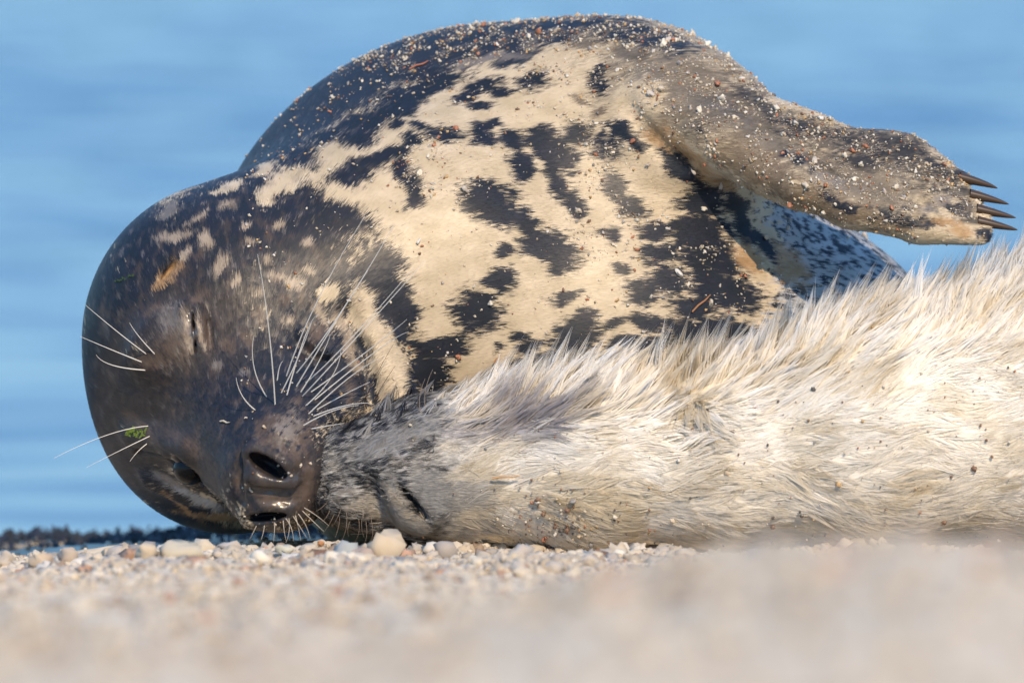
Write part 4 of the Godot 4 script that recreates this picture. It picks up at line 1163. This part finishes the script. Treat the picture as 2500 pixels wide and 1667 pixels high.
	eye.set_meta("label", "closed slit eye")
	whiskers(PUP_WHISKERS, "whisker", mat(Color(0.12, 0.08, 0.05), 0.35), t)
	whiskers(PUP_BROW_WHISKERS, "brow_whisker", mat(Color(0.35, 0.28, 0.22), 0.35), t)

	var shapes: Array[ArrayMesh] = []
	for i in 3:
		shapes.append(pebble_mesh(i * 3.1 + 30.0, 0.32, Vector3(1, 0.75, 0.85)))
	var tf: Array[Transform3D] = []
	var tints := PackedColorArray()
	var singles := 0
	for r in specks:
		var p: Vector3 = r[0]
		var nn: Vector3 = r[1]
		var rad := lerpf(0.0006, 0.0017, pow(rng.randf(), 2.0))
		var kind_of := rng.randi() % 10
		var col: Color = stone_colors[[5, 6, 3, 7, 5, 2, 0, 6, 4, 1][kind_of]]
		if rng.randf() < 0.10 and singles < 40 and nn.z > 0.2 and p.x > 0.02:
			rad = rng.randf_range(0.0019, 0.0034)
			var o := part("stuck_pebble", shapes[rng.randi() % 3], mat(col, 0.5), self)
			o.transform = Transform3D(random_turn().scaled(Vector3.ONE * rad), p + nn * (0.003 + rad * 0.4))
			var hue: String = ["dark brown", "black", "rust-red", "amber", "dark brown", "tan", "cream", "black", "grey", "white"][kind_of]
			tag(o, "tiny %s pebble caught in the fur %s of the pup" % [hue, "on the back" if p.y > 0.2 else "at the neck" if p.x < 0.15 else "on the flank"], "pebble", "pebbles caught in the pup's fur")
			singles += 1
			continue
		tf.append(Transform3D(random_turn().scaled(Vector3.ONE * rad), p + nn * (0.002 + rad)))
		tints.append(col)
	var g := many("sand_grains", shapes[0], mat(Color.WHITE, 0.55, 0.45, true), tf, tints, self)
	tag(g, "sand grains and specks of grit caught in the pup's white fur", "sand", "", "stuff")


func stone_at(p: Vector3, size: Vector3, col: Color, seed_at: float, turn: Vector3, label: String, group := "") -> void:
	var o := part("pebble", pebble_mesh(seed_at, 0.3, size), mat(col, 0.75, 0.35), self)
	o.position = p
	o.rotation = turn
	tag(o, label, "pebble", group)


func small_things() -> void:
	stone_at(Vector3(-0.3551,0.0425,0.5), Vector3(0.0225, 0.0115, 0.014), Color(0.50, 0.44, 0.33), 1.0, Vector3(0.1, 0.2, 0.10), "long rounded cream pebble below the adult seal's cheek")
	stone_at(Vector3(-0.1382,0.0387,0.44), Vector3(0.018, 0.020, 0.016), Color(0.56, 0.46, 0.33), 12.7, Vector3(0, 0.3, -0.35), "largest cream pebble standing in front of the pup's chin")
	stone_at(Vector3(-0.1634,0.0316,0.46), Vector3(0.013, 0.0115, 0.012), Color(0.40, 0.32, 0.27), 3.4, Vector3(0, 0, 0.3), "mauve-brown pebble leaning on the largest cream pebble")
	stone_at(Vector3(-0.1816,0.0335,0.45), Vector3(0.0125, 0.016, 0.012), Color(0.36, 0.375, 0.36), 4.6, Vector3(0, 0.4, 0.2), "blue-grey upright pebble beside the mauve-brown one")
	stone_at(Vector3(-0.2484,0.0387,0.43), Vector3(0.0105, 0.005, 0.008), Color(0.52, 0.50, 0.40), 5.8, Vector3(0, 0, -0.1), "flat pale pebble under the adult seal's lip whiskers")
	stone_at(Vector3(-0.2088,0.0445,0.42), Vector3(0.0035, 0.003, 0.003), Color(0.45, 0.22, 0.10), 7.0, Vector3.ZERO, "small orange pebble between the two seals' chins")
	stone_at(Vector3(-0.2851,0.0393,0.55), Vector3(0.008, 0.006, 0.007), Color(0.48, 0.42, 0.33), 8.1, Vector3(0, 1, 0), "rounded beige pebble below the adult seal's lower nostril")
	stone_at(Vector3(-0.3925,0.0444,0.52), Vector3(0.012, 0.010, 0.010), Color(0.55, 0.45, 0.32), 9.4, Vector3(0, 1, 0.5), "knobbly tan pebble just beside the long cream pebble")
	stone_at(Vector3(-0.5078,0.0321,0.5), Vector3(0.013, 0.009, 0.010), Color(0.52, 0.42, 0.31), 10.4, Vector3(0, 1, 0.2), "leftmost rounded tan pebble on the gravel edge")
	stone_at(Vector3(-0.4796,0.0345,0.5), Vector3(0.013, 0.010, 0.010), Color(0.44, 0.36, 0.28), 11.4, Vector3(0, 2, -0.2), "brownish pebble next to the leftmost tan pebble")
	for i in 90:
		var px := rng.randf_range(-0.6, 0.12)
		var pz := rng.randf_range(0.36, 0.62)
		var r := lerpf(0.006, 0.015, pow(rng.randf(), 2.0))
		var kind_of := rng.randi() % 9
		var col: Color = stone_colors[[0, 1, 2, 4, 8, 9, 9, 0, 5][kind_of]]
		var hue: String = ["cream", "white", "tan", "grey", "pale", "grey-brown", "grey-brown", "cream", "brown"][kind_of]
		var where := "beside the adult seal's head at the picture's edge" if px < -0.42 else "under the adult seal's muzzle" if px < -0.22 else "under the pup's chin" if px < -0.06 else "under the pup's neck"
		stone_at(Vector3(px, ground_y(px, pz) + r * 0.35, pz), Vector3(r, r * rng.randf_range(0.55, 0.85), r * 0.85), col * rng.randf_range(0.8, 1.1), rng.randf() * 40.0, Vector3(rng.randfn() * 0.3, rng.randf() * TAU, rng.randfn() * 0.3), "%s %s pebble in the gravel %s" % ["small" if r < 0.0065 else "larger", hue, where], "pebbles in the front gravel")

	# green weed caught on the low brow whiskers
	var gm := mat(Color(0.075, 0.125, 0.012), 0.6, 0.3)
	var f := Fur.new()
	var k := Vector3(-0.422,0.1453,0.1423)
	for i in 46:
		var t := rng.randf()
		var root := k + Vector3(lerpf(-0.018, 0.010, t), rng.randfn() * 0.003 - 0.004 * t, rng.randfn() * 0.003)
		var tip := root + Vector3(rng.randfn(), rng.randfn(), rng.randfn() * 0.4).normalized() * rng.randf_range(0.003, 0.007)
		f.lock(root, root.lerp(tip, 0.4), root.lerp(tip, 0.7), tip, Vector3(0.1, 0.3, 0.9).normalized(), Vector3(rng.randfn(), rng.randfn(), 2.0).normalized(), 0.0013, Color.WHITE)
	var o := part("green_weed", array_mesh(f.v, f.n, PackedColorArray(), f.idx), gm, self)
	tag(o, "bright green weed scrap caught on the brow whiskers by the low eye", "seaweed")
	var f2 := Fur.new()
	for i in 26:
		var t := i / 25.0
		var root := (Vector3(-0.4495,0.3123,0.0941)).lerp(Vector3(-0.4287,0.3203,0.1128), t)
		var tip := root + Vector3(rng.randfn(), rng.randfn(), 0.6).normalized() * rng.randf_range(0.002, 0.004)
		f2.lock(root, root.lerp(tip, 0.4), root.lerp(tip, 0.7), tip, Vector3(-0.3, 0.3, 0.9).normalized(), Vector3(rng.randfn(), rng.randfn(), 2.0).normalized(), 0.0010, Color.WHITE)
	var o2 := part("green_weed", array_mesh(f2.v, f2.n, PackedColorArray(), f2.idx), mat(Color(0.03, 0.06, 0.012), 0.4, 0.5), self)
	tag(o2, "dark green weed thread lying on the adult seal's crown", "seaweed")

	# splinters of dry stalk
	var sticks := [[Vector3(-0.1192,0.5482,-0.1014), Vector3(-0.0971,0.5577,-0.1073), "red-brown stalk lying on the adult seal's back", Color(0.36, 0.13, 0.07)],
		[Vector3(0.2054,0.2756,0.061), Vector3(0.2267,0.2944,0.0446), "orange-brown stalk on the adult seal's chest above the pup", Color(0.34, 0.16, 0.07)],
		[Vector3(-0.0207,0.2203,0.1123), Vector3(-0.0128,0.2307,0.1148), "short orange splinter at the edge of the pup's neck fur", Color(0.45, 0.22, 0.08)],
		[Vector3(0.1107,0.2235,0.1011), Vector3(0.1186,0.2342,0.1004), "short brown splinter on the cream chest behind the pup's shoulder", Color(0.42, 0.2, 0.08)],
		[Vector3(-0.0222,0.104,0.2848), Vector3(0.0092,0.1084,0.2929), "pale orange root thread on the pup's cheek fur", Color(0.55, 0.33, 0.16)],
		[Vector3(-0.3257,0.1644,0.2411), Vector3(-0.3146,0.1643,0.2533), "tiny pale straw on the bridge of the adult seal's nose", Color(0.6, 0.52, 0.38)]]
	for s in sticks:
		var a: Vector3 = s[0]
		var b: Vector3 = s[1]
		var pts := PackedVector3Array([a, a.lerp(b, 0.35) + Vector3(0, 0.0010, 0.0005), a.lerp(b, 0.7) - Vector3(0, 0.0008, 0), b])
		var stick := part("dry_stalk", tube(pts, PackedFloat32Array([0.0010, 0.0012, 0.0010, 0.0006]), 6), mat(s[3], 0.7), self)
		tag(stick, s[2], "stalk")
